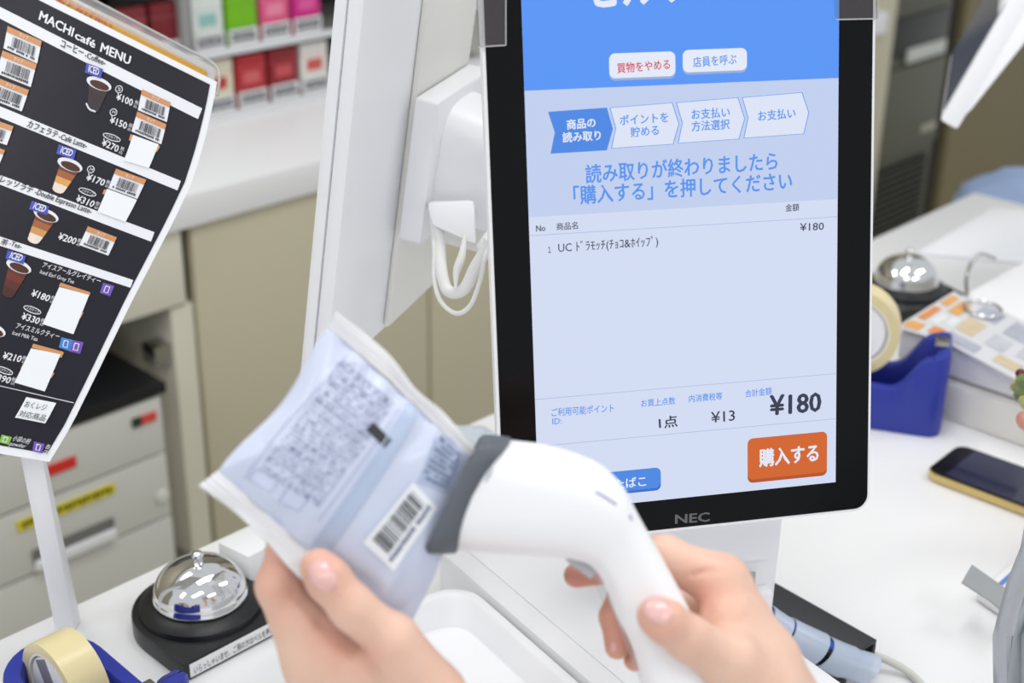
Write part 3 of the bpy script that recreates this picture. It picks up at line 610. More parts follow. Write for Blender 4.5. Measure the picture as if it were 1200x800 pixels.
# ================================================================== tape dispensers
def dispenser(M, lab, s=1.0, roll=.037, zr=.050, xr=-.012):
    t = thing('tape_dispenser', lab, 'tape dispenser', M, 'blue tape dispensers')
    hw = .031; Lb, Lf = -.062, .072
    def ring(dw, z, prof=True):
        out = []
        r_ = hw-dw; rf = max(.003, .012-dw*.6)
        pts = [(Lb+hw-r_*math.sin(a), -r_*math.cos(a)) for a in np.linspace(math.pi, 0, 15)]
        pts += [(x, -r_) for x in np.linspace(Lb+hw+.006, Lf-.014, 16)]
        pts += [(Lf-dw-rf+rf*math.sin(a), -r_+rf-rf*math.cos(a)) for a in np.linspace(0, math.pi/2, 6)]
        pts += [(Lf-dw-rf+rf*math.cos(a), r_-rf+rf*math.sin(a)) for a in np.linspace(0, math.pi/2, 6)]
        pts += [(x, r_) for x in np.linspace(Lf-.014, Lb+hw+.006, 16)]
        for px_, py in pts: out.append((px_*s, py*s, (hz(px_)+z if prof else z)*s))
        return out
    def hz(x): return float(np.interp(x, [-.07, -.03, .026, .034, .050, .072], [.046, .043, .040, .044, .070, .078]))
    part('body', loft([ring(0, 0, False), ring(-.001, .006, False), ring(0, -.002), ring(.0012, 0), ring(.010, 0), ring(.0115, -.003), ring(.012, .014, False)]), M_BLUE, t, sm=45, label='blue plastic body')
    Mr = Matrix.Translation((xr*s, 0, zr*s)) @ Matrix.Rotation(math.pi/2, 4, 'X')
    part('tape_roll', lathe([(roll*.80*s, -.0115*s), (roll*s, -.0115*s), (roll*s, .0115*s), (roll*.80*s, .0115*s)], 64, Mr, close=True), M_TAPE, t, sm=40, label='cream tape roll')
    part('roll_core', lathe([(roll*.74*s, -.0112*s), (roll*.80*s, -.0112*s), (roll*.80*s, .0112*s), (roll*.74*s, .0112*s)], 64, Mr, close=True), mat('tape_core', (236, 232, 220), .6), t, sm=40)
    hb = part('hub', lathe([(.0001, -.010*s), (roll*.70*s, -.010*s), (roll*.73*s, -.006*s), (roll*.73*s, .006*s), (roll*.70*s, .010*s), (.0001, .010*s)], 48, Mr), M_WHITE, t, sm=40, label='white hub')
    part('hub_slot', xf(box(-.006*s, .006*s, -.02*s, .02*s, -.0106*s, .0106*s), Mr @ Matrix.Rotation(.5, 4, 'Z')), mat('slot_violet_grey', (128, 126, 140), .5), hb, label='grey slot')
    part('cutter', xf(box(.058*s, .070*s, -.010*s, .010*s, .076*s, .079*s), Matrix.Identity(4)), M_STEEL, t, bevel=.001)
    return t
c1 = on(38, 757, .050)+.066*np.array([math.cos(-.75), math.sin(-.75), 0])
dispenser(rz((c1[0], c1[1], 0), -.75), 'blue tape dispenser with cream tape roll at the bottom left corner', 1.12, .031, .038, -.020)
c2 = (on(1030, 494, 0)+on(1100, 500, 0))/2; a2 = on(1023, 493, 0); a3 = on(1080, 507, 0)
dispenser(rz((a2[0]-.012, a2[1]+.020, 0), math.atan2(*(a3-a2)[[1, 0]])+.22), 'blue tape dispenser partly hidden by the right edge of the touchscreen', 1.12, .040, .080, -.012)

# ================================================================== phone
q = on(1075, 556, .009); q2 = on(1200, 603, .009); ph_a = math.atan2(*(q2-q)[[1, 0]])
ph = thing('phone', 'smartphone with gold edge lying face up on the counter at right', 'phone', rz((q[0]+.010, q[1]+.004, 0), ph_a))
part('frame', prism(rrect(-.004, .142, .002, .072, .012), .0005, .0092), mat('gold_metal', (214, 190, 128), .25, metal=.8), ph, bevel=.0025, label='gold metal edge')
gs = part('glass', prism(rrect(-.0025, .1405, .0035, .0705, .011), .0090, .0098), M_GLASSB, ph, bevel=.0003, seg=1, label='black glass front')
part('screen', prism(rrect(.014, .128, .006, .068, .003), .0098, .0100), mat('navy_screen', (26, 30, 62), .1, coat=.5, var=.3, vscale=30), gs, label='dark blue screen')

# ================================================================== black cover and wrapped cables
k0, k1 = on(905, 680, .03), on(1028, 749, .03); e = k1-k0; e[2] = 0; kl = np.linalg.norm(e); ka = math.atan2(e[1], e[0])
KB = rz((k0[0], k0[1], 0), ka)
cv = thing('cable_cover', 'black folded cable cover beside the terminal neck', 'cable cover', KB)
part('top_face', prism([(0, .030), (-.014, .030), (-.034, .020), (-.036, .0), (-.033, .0), (-.031, .0185), (-.013, .0275), (-.003, .0275), (-.003, 0), (0, 0)], -.02, kl, 'x'), mat('black_cover', (48, 51, 55), .5, bump=.1, bscale=500), cv, bevel=.0006, seg=1)
pts = [D(893, 726, 1.035), D(915, 741, 1.032), D(950, 758, 1.03), D(985, 773, 1.025), D(1016, 783, 1.02)]
wr = thing('cable_wrap', 'translucent pale blue spiral cable wrap beside the black cover', 'cable wrap')
C_ = catmull(pts, 12); n = len(C_); M_WR = mat('pale_blue_wrap', (208, 220, 238), .25, alpha=.62, var=.04)
part('black_cable', tube([p+np.array([0, .0, .002]) for p in pts], .0050, 12), M_BLACK, wr, world=True, sm=60)
part('blue_cable', tube([p+np.array([.002, .002, .0055]) for p in pts], .0042, 12), mat('blue_cable', (52, 110, 214), .4), wr, world=True, sm=60)
for (a, b, r0) in ((0, .25, .0130), (.285, .56, .0138), (.60, .80, .0130), (.81, 1.0, .0122)):
    i0, i1 = int(a*(n-1)), int(b*(n-1)); seg = C_[i0:i1+1]
    # a turn of the band: slanted ends
    t0 = C_[-1]-C_[0]; t0 /= np.linalg.norm(t0); h = np.cross(t0, [0, 0, 1.]); h /= np.linalg.norm(h); v = np.cross(h, t0); rings = []
    for i, p in enumerate(seg):
        f = i/(len(seg)-1); sl = .007
        rings.append([p+r0*(math.cos(a_)*h+math.sin(a_)*v)+t0*sl*math.sin(a_+.6) for a_ in np.linspace(0, 2*math.pi, 28, endpoint=False)])
    inner = [[(np.array(q_)-c)*.93+c for q_ in r_] for r_, c in zip(rings, seg)]
    V, F_ = loft(rings+inner[::-1]+[rings[0]], cap=False)
    part('wrap_turn', (V, F_), M_WR, wr, world=True, sm=50)
solo(part('grey_cable', tube([on(998, 762, .012), on(1020, 766, .012), on(1045, 776, .008), on(1068, 790, .004), on(1085, 812, .003), on(1092, 850, .003)], .0030, 10), mat('grey_white_cable', (206, 206, 200), .45), None, sm=60), 'light grey cable coming out of the black cover toward the bottom edge', 'cable')

# ================================================================== white register block at the right with flyers
rx0 = 1.222
rb = thing('register_block', 'white two-tier register drawer behind the phone, flyers lying on it', 'cash drawer', ROOM)
part('lower_case', box(rx0-.012, 1.60, .20, .625, 0.0, .038), M_WHITE2, rb, bevel=.004)
part('upper_case', box(rx0-.002, 1.60, .21, .62, .0405, .074), M_WHITE, rb, bevel=.006)
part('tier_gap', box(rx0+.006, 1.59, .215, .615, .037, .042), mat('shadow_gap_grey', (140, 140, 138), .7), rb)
for (q4, zt, lab, cols) in (([(1050, 383), (1118, 341), (1150, 360), (1100, 398)], .0775, 'orange and white flyer lying on the register drawer, nearest the bell', [(226, 170, 104), (222, 146, 84), (226, 228, 232)]),
                  ([(1085, 388), (1150, 352), (1250, 400), (1205, 452)], .0765, 'pale grey printed flyer on the register drawer, running out of the frame', [(176, 180, 194), (210, 192, 162), (196, 198, 206)])):
    P = [on(x, y, zt) for x, y in q4]; c = sum(P)/4
    fl = thing('flyer', lab, 'flyer', Matrix.Translation(Vector(c)), 'flyers on the register drawer')
    part('paper', hexa([p-np.array([0, 0, .0008]) for p in P]+[p for p in P]), mat('flyer_paper', (214, 216, 220), .4, var=.03), fl, world=True)
    SF = Plane(frame(P[0], np.array([1, 0, 0]), np.array([0, 1, 0]), np.array([0, 0, 1]))); SF.o = np.array(SF.M.translation)
    r = random.Random(len(q4)+int(zt*1e4))
    for k, (u0, v0, u1, v1) in enumerate(((.05, .06, .22, .45), (.30, .08, .62, .30), (.30, .42, .55, .62), (.62, .45, .92, .80), (.10, .60, .26, .92), (.36, .72, .58, .94), (.70, .08, .93, .34))):
        cc = cols[k % 3]; part('picture', patch(SF, sub(q4, u0, v0, u1, v1), .0004), mat('flyer_%d_%d_%d' % cc, cc, .4, var=.2, vscale=60), fl, world=True)
ho = thing('wire_hook', 'curved steel wire hook on an oval wire foot, standing on the flyers', 'wire stand', Matrix.Translation(Vector(on(1150, 362, .08))))
part('hook', tube([on(1133, 345, .079), D(1133, 325, 1.545), D(1140, 306, 1.545), D(1150, 298, 1.55), D(1166, 303, 1.56)], .0022, 10), M_STEEL, ho, world=True, sm=60)
part('foot', tube([on(1133+22*(1-math.cos(a))-3, 358-9*math.sin(a)+6*(1-math.cos(a))*.6, .080) for a in np.linspace(0, 2*math.pi, 15)], .0017, 8, 4), M_CHROME, ho, world=True, sm=60)
# white packaged stack behind, on the counter
P4 = [on(1030, 306, .0), on(1162, 236, .0), on(1230, 243, .0), on(1230, 330, .0)]
ws = thing('paper_pad', 'flat white paper pad at the far right end of the counter', 'paper', Matrix.Translation(Vector(on(1150, 290, 0))))
for k in range(1):
    PP = [on(1075, 298, .0004), on(1163, 246, .0004), on(1235, 252, .0004), on(1225, 312, .0004)]
    part('pad', hexa(PP+[p+np.array([0, 0, .0035]) for p in PP]), mat('paper_white', (240, 242, 246), .5, var=.01), ws, world=True, bevel=.001)
# pale blue quilted bag behind the counter corner
zc = []
ctr = on(1190, 238, -.06)+np.array([.06, .09, -.058])
def blob(c, rx, ry, rz_, seed, amp=.08, n=22, m=32):
    r = np.random.default_rng(seed); ph = r.random((6, 3))*6.28; V = []
    for i in range(n+1):
        th = math.pi*i/n
        for j in range(m):
            p = 2*math.pi*j/m; d = np.array([math.sin(th)*math.cos(p), math.sin(th)*math.sin(p), math.cos(th)])
            k = 1+amp*sum(math.sin((q+1.5)*(d@[1, .7, .4])*2+ph[q, 0])*math.cos((q+1)*(d@[.3, -1, .8])*2+ph[q, 1]) for q in range(6))/2.5
            V.append(tuple(np.asarray(c)+d*k*np.array([rx, ry, rz_])))
    F_ = [(i*m+j, i*m+(j+1) % m, (i+1)*m+(j+1) % m, (i+1)*m+j) for i in range(n) for j in range(m)]
    return V, F_
solo(part('fabric_bundle', blob(ctr, .13, .10, .085, 3, .05), mat('pale_blue_cloth', (146, 166, 200), .8, bump=.4, bscale=60, var=.08, vscale=30), None, sm=80), 'pale blue stitched fabric bundle just behind the far right corner of the counter', 'fabric')

# ================================================================== neighbouring tablet, top right
A4, L4, W4, T4 = D(1101, 141, 1.5), D(1263, -139, 1.47), D(1113, 66, 1.62), D(1122, 153, 1.505)
l, w_, tt = L4-A4, W4-A4, T4-A4
def pbox(o, a, b, c): return hexa([o, o+a, o+a+b, o+b, o+c, o+a+c, o+a+b+c, o+b+c])
tb = thing('tablet_display', 'white-edged display panel tilted across the top right corner', 'screen', Matrix.Translation(Vector(A4)))
part('shell', pbox(A4, l, w_, tt), M_WHITE, tb, world=True, bevel=.004)
part('rear_rib', (lambda a, b, c, d: hexa([a, b, c, d]+[p+w_*.8 for p in (a, b, c, d)]))(D(1119, 149, 1.505), D(1139, 129, 1.503), D(1290, -60, 1.48), D(1180, -10, 1.49)), M_WHITE, tb, world=True, bevel=.004)
part('glass', pbox(A4+l*.03+w_*.05-tt*.04, l*.9, w_*.9, tt*.05), mat('blue_grey_glass', (70, 84, 116), .1, coat=.5, var=.25, vscale=10), tb, world=True, label='dark bluish glass')

# ================================================================== right edge: grey plastic bag, tag and packet under it
q0 = on(1128, 690, .02)
bagp = [((1203, 600), .86), ((1196, 640), .85), ((1180, 680), .84), ((1168, 725), .83), ((1163, 745), .825), ((1164, 800), .82), ((1160, 850), .81)]
rows = []
for i, ((x, y), dd) in enumerate(bagp):
    row = []
    for j in range(22):
        f = j/21; xx = x+f*170; fold = .006*math.sin(f*26+i*.5)+.004*math.sin(f*47+i*1.3); row.append(D(xx, y-f*22*(i == 0), dd-.05*math.sin(f*math.pi*.6)+fold*(.4+.6*min(1, f*6))))
    rows.append(row)
bk = [[p+np.array([.012, .010, -.004]) for p in r_] for r_ in rows]
V = [tuple(p) for r_ in rows for p in r_]+[tuple(p) for r_ in bk for p in r_]; m_ = 22; nr_ = len(rows); F_ = []
for o_ in (0, nr_*m_):
    for i in range(nr_-1):
        for j in range(m_-1): F_.append((o_+i*m_+j, o_+i*m_+j+1, o_+(i+1)*m_+j+1, o_+(i+1)*m_+j))
for i in range(nr_-1):
    for j in (0, m_-1): F_.append((i*m_+j, (i+1)*m_+j, nr_*m_+(i+1)*m_+j, nr_*m_+i*m_+j))
for i in (0, nr_-1):
    for j in range(m_-1): F_.append((i*m_+j, i*m_+j+1, nr_*m_+i*m_+j+1, nr_*m_+i*m_+j))
me_o = part('grey_bag', (V, F_), mat('grey_poly_film', (176, 182, 188), .28, alpha=.95, var=.14, vscale=30, bump=.5, bscale=50), None, sm=70)
solo(me_o, 'translucent grey plastic bag with vertical folds at the lower right edge', 'plastic bag')
SG = on(1128, 690, .03)
P = [on(1139, 661, .045), on(1176, 687, .040), on(1200, 700, .035), on(1192, 730, .030), on(1160, 703, .035), on(1127, 682, .04)]
solo(part('grey_tag', (lambda a: ([tuple(p) for p in a]+[tuple(p+np.array([0, .001, -.0015])) for p in a], [tuple(range(6)), tuple(range(11, 5, -1))]+[(i, (i+1) % 6, 6+(i+1) % 6, 6+i) for i in range(6)]))(P), mat('grey_tape', (150, 154, 156), .5), None), 'short dark grey strip sticking out from the grey bag', 'strip')
bx = thing('blue_striped_packet', 'white packet with blue stripes mostly hidden under the grey strip', 'packet', Matrix.Translation(Vector(on(1175, 700, 0))))
P = [on(1145, 694, .008), on(1190, 655, .008), on(1250, 690, .008), on(1205, 735, .008)]
part('pouch', hexa([p*np.array([1, 1, 0])+np.array([0, 0, .001]) for p in P]+P), M_TOP, bx, world=True, bevel=.002)
SF = Plane(frame(P[0], np.array([1, 0, 0]), np.array([0, 1, 0]), np.array([0, 0, 1])))
for a, b in ((.12, .2), (.28, .36), (.8, .9)): part('stripe', patch(SF, sub([(1145, 694), (1190, 655), (1250, 690), (1205, 735)], 0.05, a, .95, b), .0006), mat('stripe_blue', (92, 132, 200), .4), bx, world=True)
# leafy piece held at the right edge
sd = thing('salad_cup', 'green leafy piece with a dark red berry at the right edge', 'food', Matrix.Translation(Vector(D(1195, 452, 1.15))))
for k, (x, y, dx, dy) in enumerate(((1184, 452, 26, 4), (1188, 460, 30, 10), (1194, 466, 26, 14), (1190, 447, 22, -2))):
    p0, p1 = D(x, y, 1.15-.004*k), D(x+dx, y+dy, 1.15-.004*k); ax = p1-p0; sd2 = np.cross(ax, _fw); sd2 = sd2/np.linalg.norm(sd2)*.006; V, F_ = [], []
    for i in range(9):
        f = i/8; wv = math.sin(math.pi*min(.98, f*.9+.08))
        for j in (-1, -.5, 0, .5, 1): V.append(tuple(p0+ax*f+sd2*wv*j+_fw*(.003*j*j*wv+.001*math.sin(f*20+j*5))))
    F_ = [(i*5+j, i*5+j+1, (i+1)*5+j+1, (i+1)*5+j) for i in range(8) for j in range(4)]
    part('leaf', (V, F_), mat('leaf_green' if k % 2 else 'leaf_pale', (112, 128, 74) if k % 2 else (176, 176, 120), .5, var=.25, vscale=90), sd, world=True, sm=60)
part('berry', blob(D(1196, 438, 1.145), .0042, .0042, .0042, 5, .03, 12, 16), mat('berry_red', (96, 26, 36), .3), sd, world=True, sm=80)
part('cup_rim', tube([D(1197, 428, 1.15), D(1192, 446, 1.15), D(1200, 474, 1.15), D(1230, 490, 1.15)], .0016, 8), mat('cup_clear', (220, 222, 222), .1, alpha=.4), sd, world=True, sm=60)
# crumpled film behind the held package, at the counter's rear edge
solo(part('crumpled_film', blob(on(556, 512, .012)+np.array([-.005, -.01, 0]), .030, .020, .014, 9, .22), mat('pale_film', (196, 206, 214), .3, bump=.3, bscale=90, var=.06), None, sm=80), 'crumpled pale blue plastic film behind the held package', 'plastic film')

PB = [(255, 635), (301, 615), (330, 632), (291, 652)]
wb = thing('white_box', 'low white box corner showing between the left call bell and the package', 'box', Matrix.Translation(Vector(on(295, 640, 0))))
part('shell', hexa([on(x, y, .045) for x, y in PB]+[on(x, y, .045)*np.array([1, 1, 0])+np.array([0, 0, .0005]) for x, y in PB]), M_WHITE, wb, world=True, bevel=.002)
# ================================================================== the held package
PK = Plane(frame(D(400, 560, .628), _rt*.985+_fw*.17, _up, np.cross(_rt*.985+_fw*.17, _up)))
PK.n = np.array(PK.M.col[2])[:3]; PK.n = PK.n/np.linalg.norm(PK.n)
class Bag:
    flip = False
    T = .013
    Ap, Bp, Cp, Dp = (384, 382), (550, 534), (474, 744), (256, 551)
    def __init__(s):
        s.c = [PK.px(*p) for p in (s.Ap, s.Bp, s.Cp, s.Dp)]
        s.cr = [(PK.px(*a), PK.px(*b), k, w_) for a, b, k, w_ in (((262, 548), (322, 520), .0016, .0028), ((300, 512), (345, 560), -.0012, .003), ((330, 480), (318, 530), .001, .0025), ((430, 720), (470, 655), .0022, .003), ((455, 728), (500, 690), -.002, .003),
                ((455, 445), (425, 480), .0011, .003), ((500, 500), (470, 530), -.0010, .0028), ((395, 400), (350, 470), .0010, .004), ((380, 650), (440, 690), -.0016, .003), ((505, 560), (490, 660), .0018, .005), ((300, 565), (345, 600), .0013, .0025))]
    def pos(s, u, v):
        q = (s.c[0]*(1-u)+s.c[1]*u)*(1-v)+(s.c[3]*(1-u)+s.c[2]*u)*v
        r_ = s.c[1]-s.c[0]; r_ = r_/np.linalg.norm(r_)
        return q + r_*(.0042*math.sin(math.pi*v)**1.0*max(0, 1-(1-u)/.5)**1.5 + .0042*math.sin(math.pi*min(1, v*1.05))**2*max(0, 1-u/.5)**1.5)
    def uv(s, a, b):
        q = np.array([.5, .5])
        for _ in range(12):
            p = s.pos(*q); f = p-[a, b]; h = 1e-4; J = np.array([(s.pos(q[0]+h, q[1])-p)/h, (s.pos(q[0], q[1]+h)-p)/h]).T
            q = np.clip(q-np.linalg.solve(J, f), -.1, 1.1)
        return q
    def hgt(s, u, v, q):
        u_ = min(1, max(0, u)); v_ = min(1, max(0, v))
        h = s.T*max(0, 1-abs(2*u_-1)**2.6)**.75*max(0, 1-abs(2*v_-1)**3)**.8
        e = max(0, 1-abs(2*u_-1)**6)
        h += .0011*e*math.sin(u_*34+v_*4)*math.exp(-v_*7)+.0013*e*math.sin(u_*29+2)*math.exp(-(1-v_)*7)
        for a, b, k, w_ in s.cr:
            d = b-a; t = min(1, max(0, ((q-a)@d)/(d@d))); r_ = np.linalg.norm(q-a-t*d); h += k*math.exp(-(r_/w_)**2)*e*math.sin(math.pi*(.12+.76*t))
        return h
    def px(s, x, y): return PK.px(x, y)
    def at(s, a, b, h=0.0):
        u_, v_ = s.uv(a, b); return Vector(PK.M @ Vector((a, b, 0)))+Vector(PK.n)*(s.hgt(u_, v_, np.array([a, b]))+h)
BG = Bag()
pk = thing('snack_package', 'pale lavender sealed snack package with barcode sticker, held up in the left hand', 'package', PK.M)
NU, NV = 64, 72; V, F_ = [], []
for side in (1, -1):
    for i in range(NU+1):
        for j in range(NV+1):
            u_, v_ = i/NU, j/NV; q = BG.pos(u_, v_); h = BG.hgt(u_, v_, q) if side > 0 else BG.hgt(u_, v_, q)*.8
            V.append(tuple(Vector(PK.M @ Vector((q[0], q[1], 0)))+Vector(PK.n)*(side*h+side*.00015)))
m_ = (NU+1)*(NV+1)
for o_ in (0, m_):
    for i in range(NU):
        for j in range(NV): F_.append((o_+i*(NV+1)+j, o_+i*(NV+1)+j+1, o_+(i+1)*(NV+1)+j+1, o_+(i+1)*(NV+1)+j))
M_BAG = mat('lavender_film', (203, 211, 232), .34, coat=.15, bump=.12, bscale=60, var=.03, vscale=18)
K = [0]*len(F_)
part('pouch', (V, F_), M_BAG, pk, world=True, sm=80, label='pale lavender film pouch'); pouch = pk.children[0]
M_SEAL = mat('seal_film', (240, 240, 242), .4, alpha=.94, var=.02)
def seal(I_p, O_p, lab, zig=True, nt=150, nw=8):
    I_, O__ = [catmull([np.array(p, float) for p in P_], 12) for P_ in (I_p, O_p)]
    f = lambda C_, t: C_[min(len(C_)-2, int(t*(len(C_)-1)))]*(1-(t*(len(C_)-1)-min(len(C_)-2, int(t*(len(C_)-1)))))+C_[min(len(C_)-2, int(t*(len(C_)-1)))+1]*(t*(len(C_)-1)-min(len(C_)-2, int(t*(len(C_)-1))))
    V, F_ = [], []
    for i in range(nt+1):
        t = i/nt; a, b = f(I_, t), f(O__, t)
        if zig: b = b+(b-a)*(.05 if i % 2 else -.03)
        for j in range(nw+1):
            k = j/nw; p = a*(1-k)+b*k; q = PK.px(*p); h = .0005*math.sin(k*math.pi*7)+.0012*math.sin(t*17+k)*math.sin(t*5+1)*(.3+k)
            V.append(tuple(Vector(PK.M @ Vector((q[0], q[1], 0)))+Vector(PK.n)*h))
    F_ = [(i*(nw+1)+j, i*(nw+1)+j+1, (i+1)*(nw+1)+j+1, (i+1)*(nw+1)+j) for i in range(nt) for j in range(nw)]
    o = part('crimped_seal', (V, F_), M_SEAL, pk, world=True, sm=60, label=lab)
    md = o.modifiers.new('thickness', 'SOLIDIFY'); md.thickness = .0004
seal([(384, 383), (449, 439), (475, 464), (517, 504), (550, 535)], [(394, 366), (453, 413), (487, 456), (522, 486), (558, 529)], 'whitish crimped upper seal')
seal([(256, 551), (311, 598), (362, 636), (415, 690), (474, 744)], [(233, 568), (271, 597), (306, 628), (345, 670), (395, 712), (456, 770)], 'whitish crimped lower seal')
# lengthwise fold seam
M_SEAM = mat('seam_film', (186, 200, 224), .36, coat=.1, var=.02)
part('fold_seam', patch(BG, [(478, 469), (492, 482), (380, 652), (362, 640)], .0006, 3, 30), M_SEAM, pouch, world=True, sm=60, label='lengthwise fold')
for d_ in (0, 4, 8, 12):
    part('seam_ridge', tube([BG.at(*BG.px(*lerp((478+d_, 470+d_*.9), (363+d_*1.3, 640+d_*.7), t)), .0008) for t in np.linspace(0, 1, 14)], .00022 if d_ else .0004, 5, 2), M_SEAM, pouch, world=True, sm=60)
pb = lambda n, g, m, l=None, p=None: part(n, g, m, p or pouch, world=True, label=l)
M_FR = mat('print_faint', (176, 185, 212), .4); M_FD = mat('print_slate', (150, 158, 188), .45); M_FK = mat('print_dark_slate', (104, 110, 140), .45)
pb('eye_mark', patch(BG, [(435, 492), (457, 514), (449, 523), (427, 501)], .0007, 3, 2), mat('eye_mark_black', (46, 48, 52), .4), 'black registration mark')
pb('text_block', specks(BG, [(402, 420), (462, 470), (372, 592), (300, 548)], 27, .0005, 3, .74, .5, .010, .026), M_FD, 'rows of small slate print')
pb('text_block', specks(BG, [(402, 420), (462, 470), (372, 592), (300, 548)], 13, .0006, 9, .16, .36, .01, .022), M_FK)
for Q in ([(396, 424), (431, 398+30), (420, 462), (384, 446)], [(300, 548), (328, 556), (318, 574), (290, 560)], [(338, 566), (362, 578), (350, 596), (326, 586)]):
    P_ = Q+[Q[0]]; pb('frame_line', tube([BG.at(*BG.px(*lerp(P_[k], P_[k+1], t)), .0005) for k in range(4) for t in (0, .5)]+[BG.at(*BG.px(*Q[0]), .0005)], .00022, 4, 1), M_FR)
for a, b in (((406, 416), (330, 500)), ((425, 430), (395, 470)), ((466, 478), (372, 606)), ((330, 500), (285, 560))):
    pb('rule_line', tube([BG.at(*BG.px(*lerp(a, b, t)), .0005) for t in np.linspace(0, 1, 9)], .0002, 4, 1), M_FR)
pb('side_panel_print', patch(BG, [(512, 502), (545, 532), (524, 578), (486, 562)], .0004, 5, 5), mat('panel_blue', (172, 186, 212), .38), 'slightly darker printed panel')
pb('side_text', specks(BG, [(515, 508), (541, 532), (521, 572), (490, 558)], 8, .0007, 5, .8, .55, .05, .1), M_FK)
Qs = [(481, 561), (510, 592), (459, 665), (423, 631)]
stk = pb('barcode_sticker', patch(BG, Qs, .0010, 8, 10), mat('sticker_white', (236, 240, 244), .4), 'white barcode sticker')
Qr = [Qs[3], Qs[0], Qs[1], Qs[2]]               # read along its long side
def bars2(S, Q, off, seed):
    r = random.Random(seed); g = []; x = 0
    while x < 1:
        wd = r.choice((.012, .014, .022, .034)); g.append(patch(S, sub(Q, x, 0, min(1, x+wd), 1), off, 1, 5)); x += wd+r.choice((.016, .024, .036))
    return join(*g)
part('barcode', bars2(BG, sub(Qr, .12, .12, .90, .64), .0014, 12), K_, stk.parent, world=True)
part('barcode_digits', specks(BG, sub(Qr, .06, .70, .94, .86), 1, .0014, 7, .95, .8, .03, .05), M_FK, stk.parent, world=True)

# ================================================================== handheld scanner
SD = .652
RG = [((560, 514), (501, 637), .030, 5, 0), ((598, 516), (537, 642), .0285, 3.0, .0052), ((640, 521.5), (600, 647), .0275, 2.8, .003), ((680, 533), (648, 650.5), .0260, 2.6, 0), ((708, 547), (680, 656), .0240, 2.5, 0), ((731, 571), (697, 667), .0215, 2.4, 0),
      ((748, 603), (710, 689), .0185, 2.4, 0), ((772, 646), (723, 722), .0165, 2.4, 0), ((805, 708), (740, 757), .0155, 2.5, 0), ((828, 765), (757, 812), .0160, 2.5, 0), ((850, 850), (778, 885), .0170, 2.5, 0), ((866, 920), (796, 950), .0165, 2.5, 0), ((872, 950), (802, 980), .012, 2.3, 0)]
def sring(T_, B_, hd, ex, push, n=56, dep=SD, grow=0.0):
    t, b = D(*T_, dep), D(*B_, dep); c = (t+b)/2; ax = (t-b)/2; la = np.linalg.norm(ax); au = ax/la; side = np.cross(au, _fw)   # toward the nose
    side = side/np.linalg.norm(side)
    if side@_rt > 0: side = -side
    out = []
    for k in range(n):
        a = 2*math.pi*k/n; cc, ss = math.cos(a), math.sin(a); p = math.copysign(abs(cc)**(2/ex), cc); q = math.copysign(abs(ss)**(2/ex), ss)
        out.append(c+au*p*(la+grow)-_fw*q*(hd+grow)+side*push*max(0, q)*(1-p*p))
    return out
def interp_rings(RG, k=5):
    P_ = np.array([[*a, *b, h, e, p] for a, b, h, e, p in RG]); C_ = catmull(list(P_), k); return [((c[0], c[1]), (c[2], c[3]), c[4], c[5], max(0, c[6])) for c in C_]
sc_t = thing('barcode_scanner', 'white handheld barcode scanner with a charcoal nose aimed at the package', 'scanner', Matrix.Translation(Vector(D(650, 590, SD))))
IR = interp_rings(RG[1:], 6)
body = part('body', loft([sring(*r_) for r_ in IR]), M_WHITE, sc_t, world=True, sm=70, label='white moulded body and handle')
r1 = RG[1]
nr = [sring((598, 516), (537, 642), .0285, 3.0, .0052, grow=.0002), sring((597, 515), (536, 642.5), .0288, 3.6, .0055, grow=.0008), sring((585, 514), (523, 641.5), .0295, 5, .003, grow=.0008), sring((566, 513), (505, 640), .030, 6.5, 0, grow=.0006), sring((561, 514.5), (500, 637), .0295, 6.5, 0, grow=-.0001), sring((561, 517), (503, 633), .0280, 3.4, 0, grow=-.0035), sring((580, 522), (522, 636), .0270, 3.4, 0, grow=-.005)]
part('nose', loft(nr), mat('charcoal_rubber', (92, 97, 105), .55, bump=.06, bscale=500, var=.03), sc_t, world=True, sm=45, label='charcoal rubber nose')
part('scan_window', loft([sring((572, 520), (514, 636), .026, 3.4, 0, grow=-.0045), sring((574, 521), (516, 637), .026, 3.4, 0, grow=-.0050)]), mat('scan_window_dark', (60, 14, 18), .1, coat=.5), sc_t, world=True, sm=45, label='dark red scan window')
# grip seam line and marks lying on the near side
from mathutils.bvhtree import BVHTree
def bvh(o):
    M = rootM(o); return BVHTree.FromPolygons([M @ v.co for v in o.data.vertices], [tuple(p.vertices) for p in o.data.polygons])
SB = bvh(body)
class Drape:                                     # photo point -> first hit on a body
    flip = False
    def __init__(s, tree): s.t = tree; s.pl = Plane(frame(D(650, 590, SD), _rt, _up, -_fw))
    def px(s, x, y): return s.pl.px(x, y)
    def at(s, a, b, h=0.0):
        p = s.pl.M @ Vector((a, b, 0)); d = (p-Vector(CAM)).normalized(); hit = s.t.ray_cast(Vector(CAM), d)
        return (hit[0] if hit[0] is not None else p)-d*h
DS = Drape(SB)
part('grip_seam', tube([DS.at(*DS.px(x, y), .0001) for x, y in ((694, 668), (708, 690), (722, 722), (737, 760), (752, 800), (765, 840))], .00028, 6, 3), mat('seam_grey', (198, 200, 206), .5), body, world=True, label='fine grip seam')
part('maker_lettering', text(DS, 'NEC', (571, 565), (579, 549), 4, .0002, .0), mat('lettering_slate', (96, 104, 140), .5), body, world=True, label='small slate lettering')
part('status_light', tube([DS.at(*DS.px(x, y), .0001) for x, y in ((698, 576), (704, 579), (712, 584), (722, 591))], .0005, 8, 3), mat('status_violet', (150, 150, 190), .3), body, world=True, label='thin violet-grey light slit')
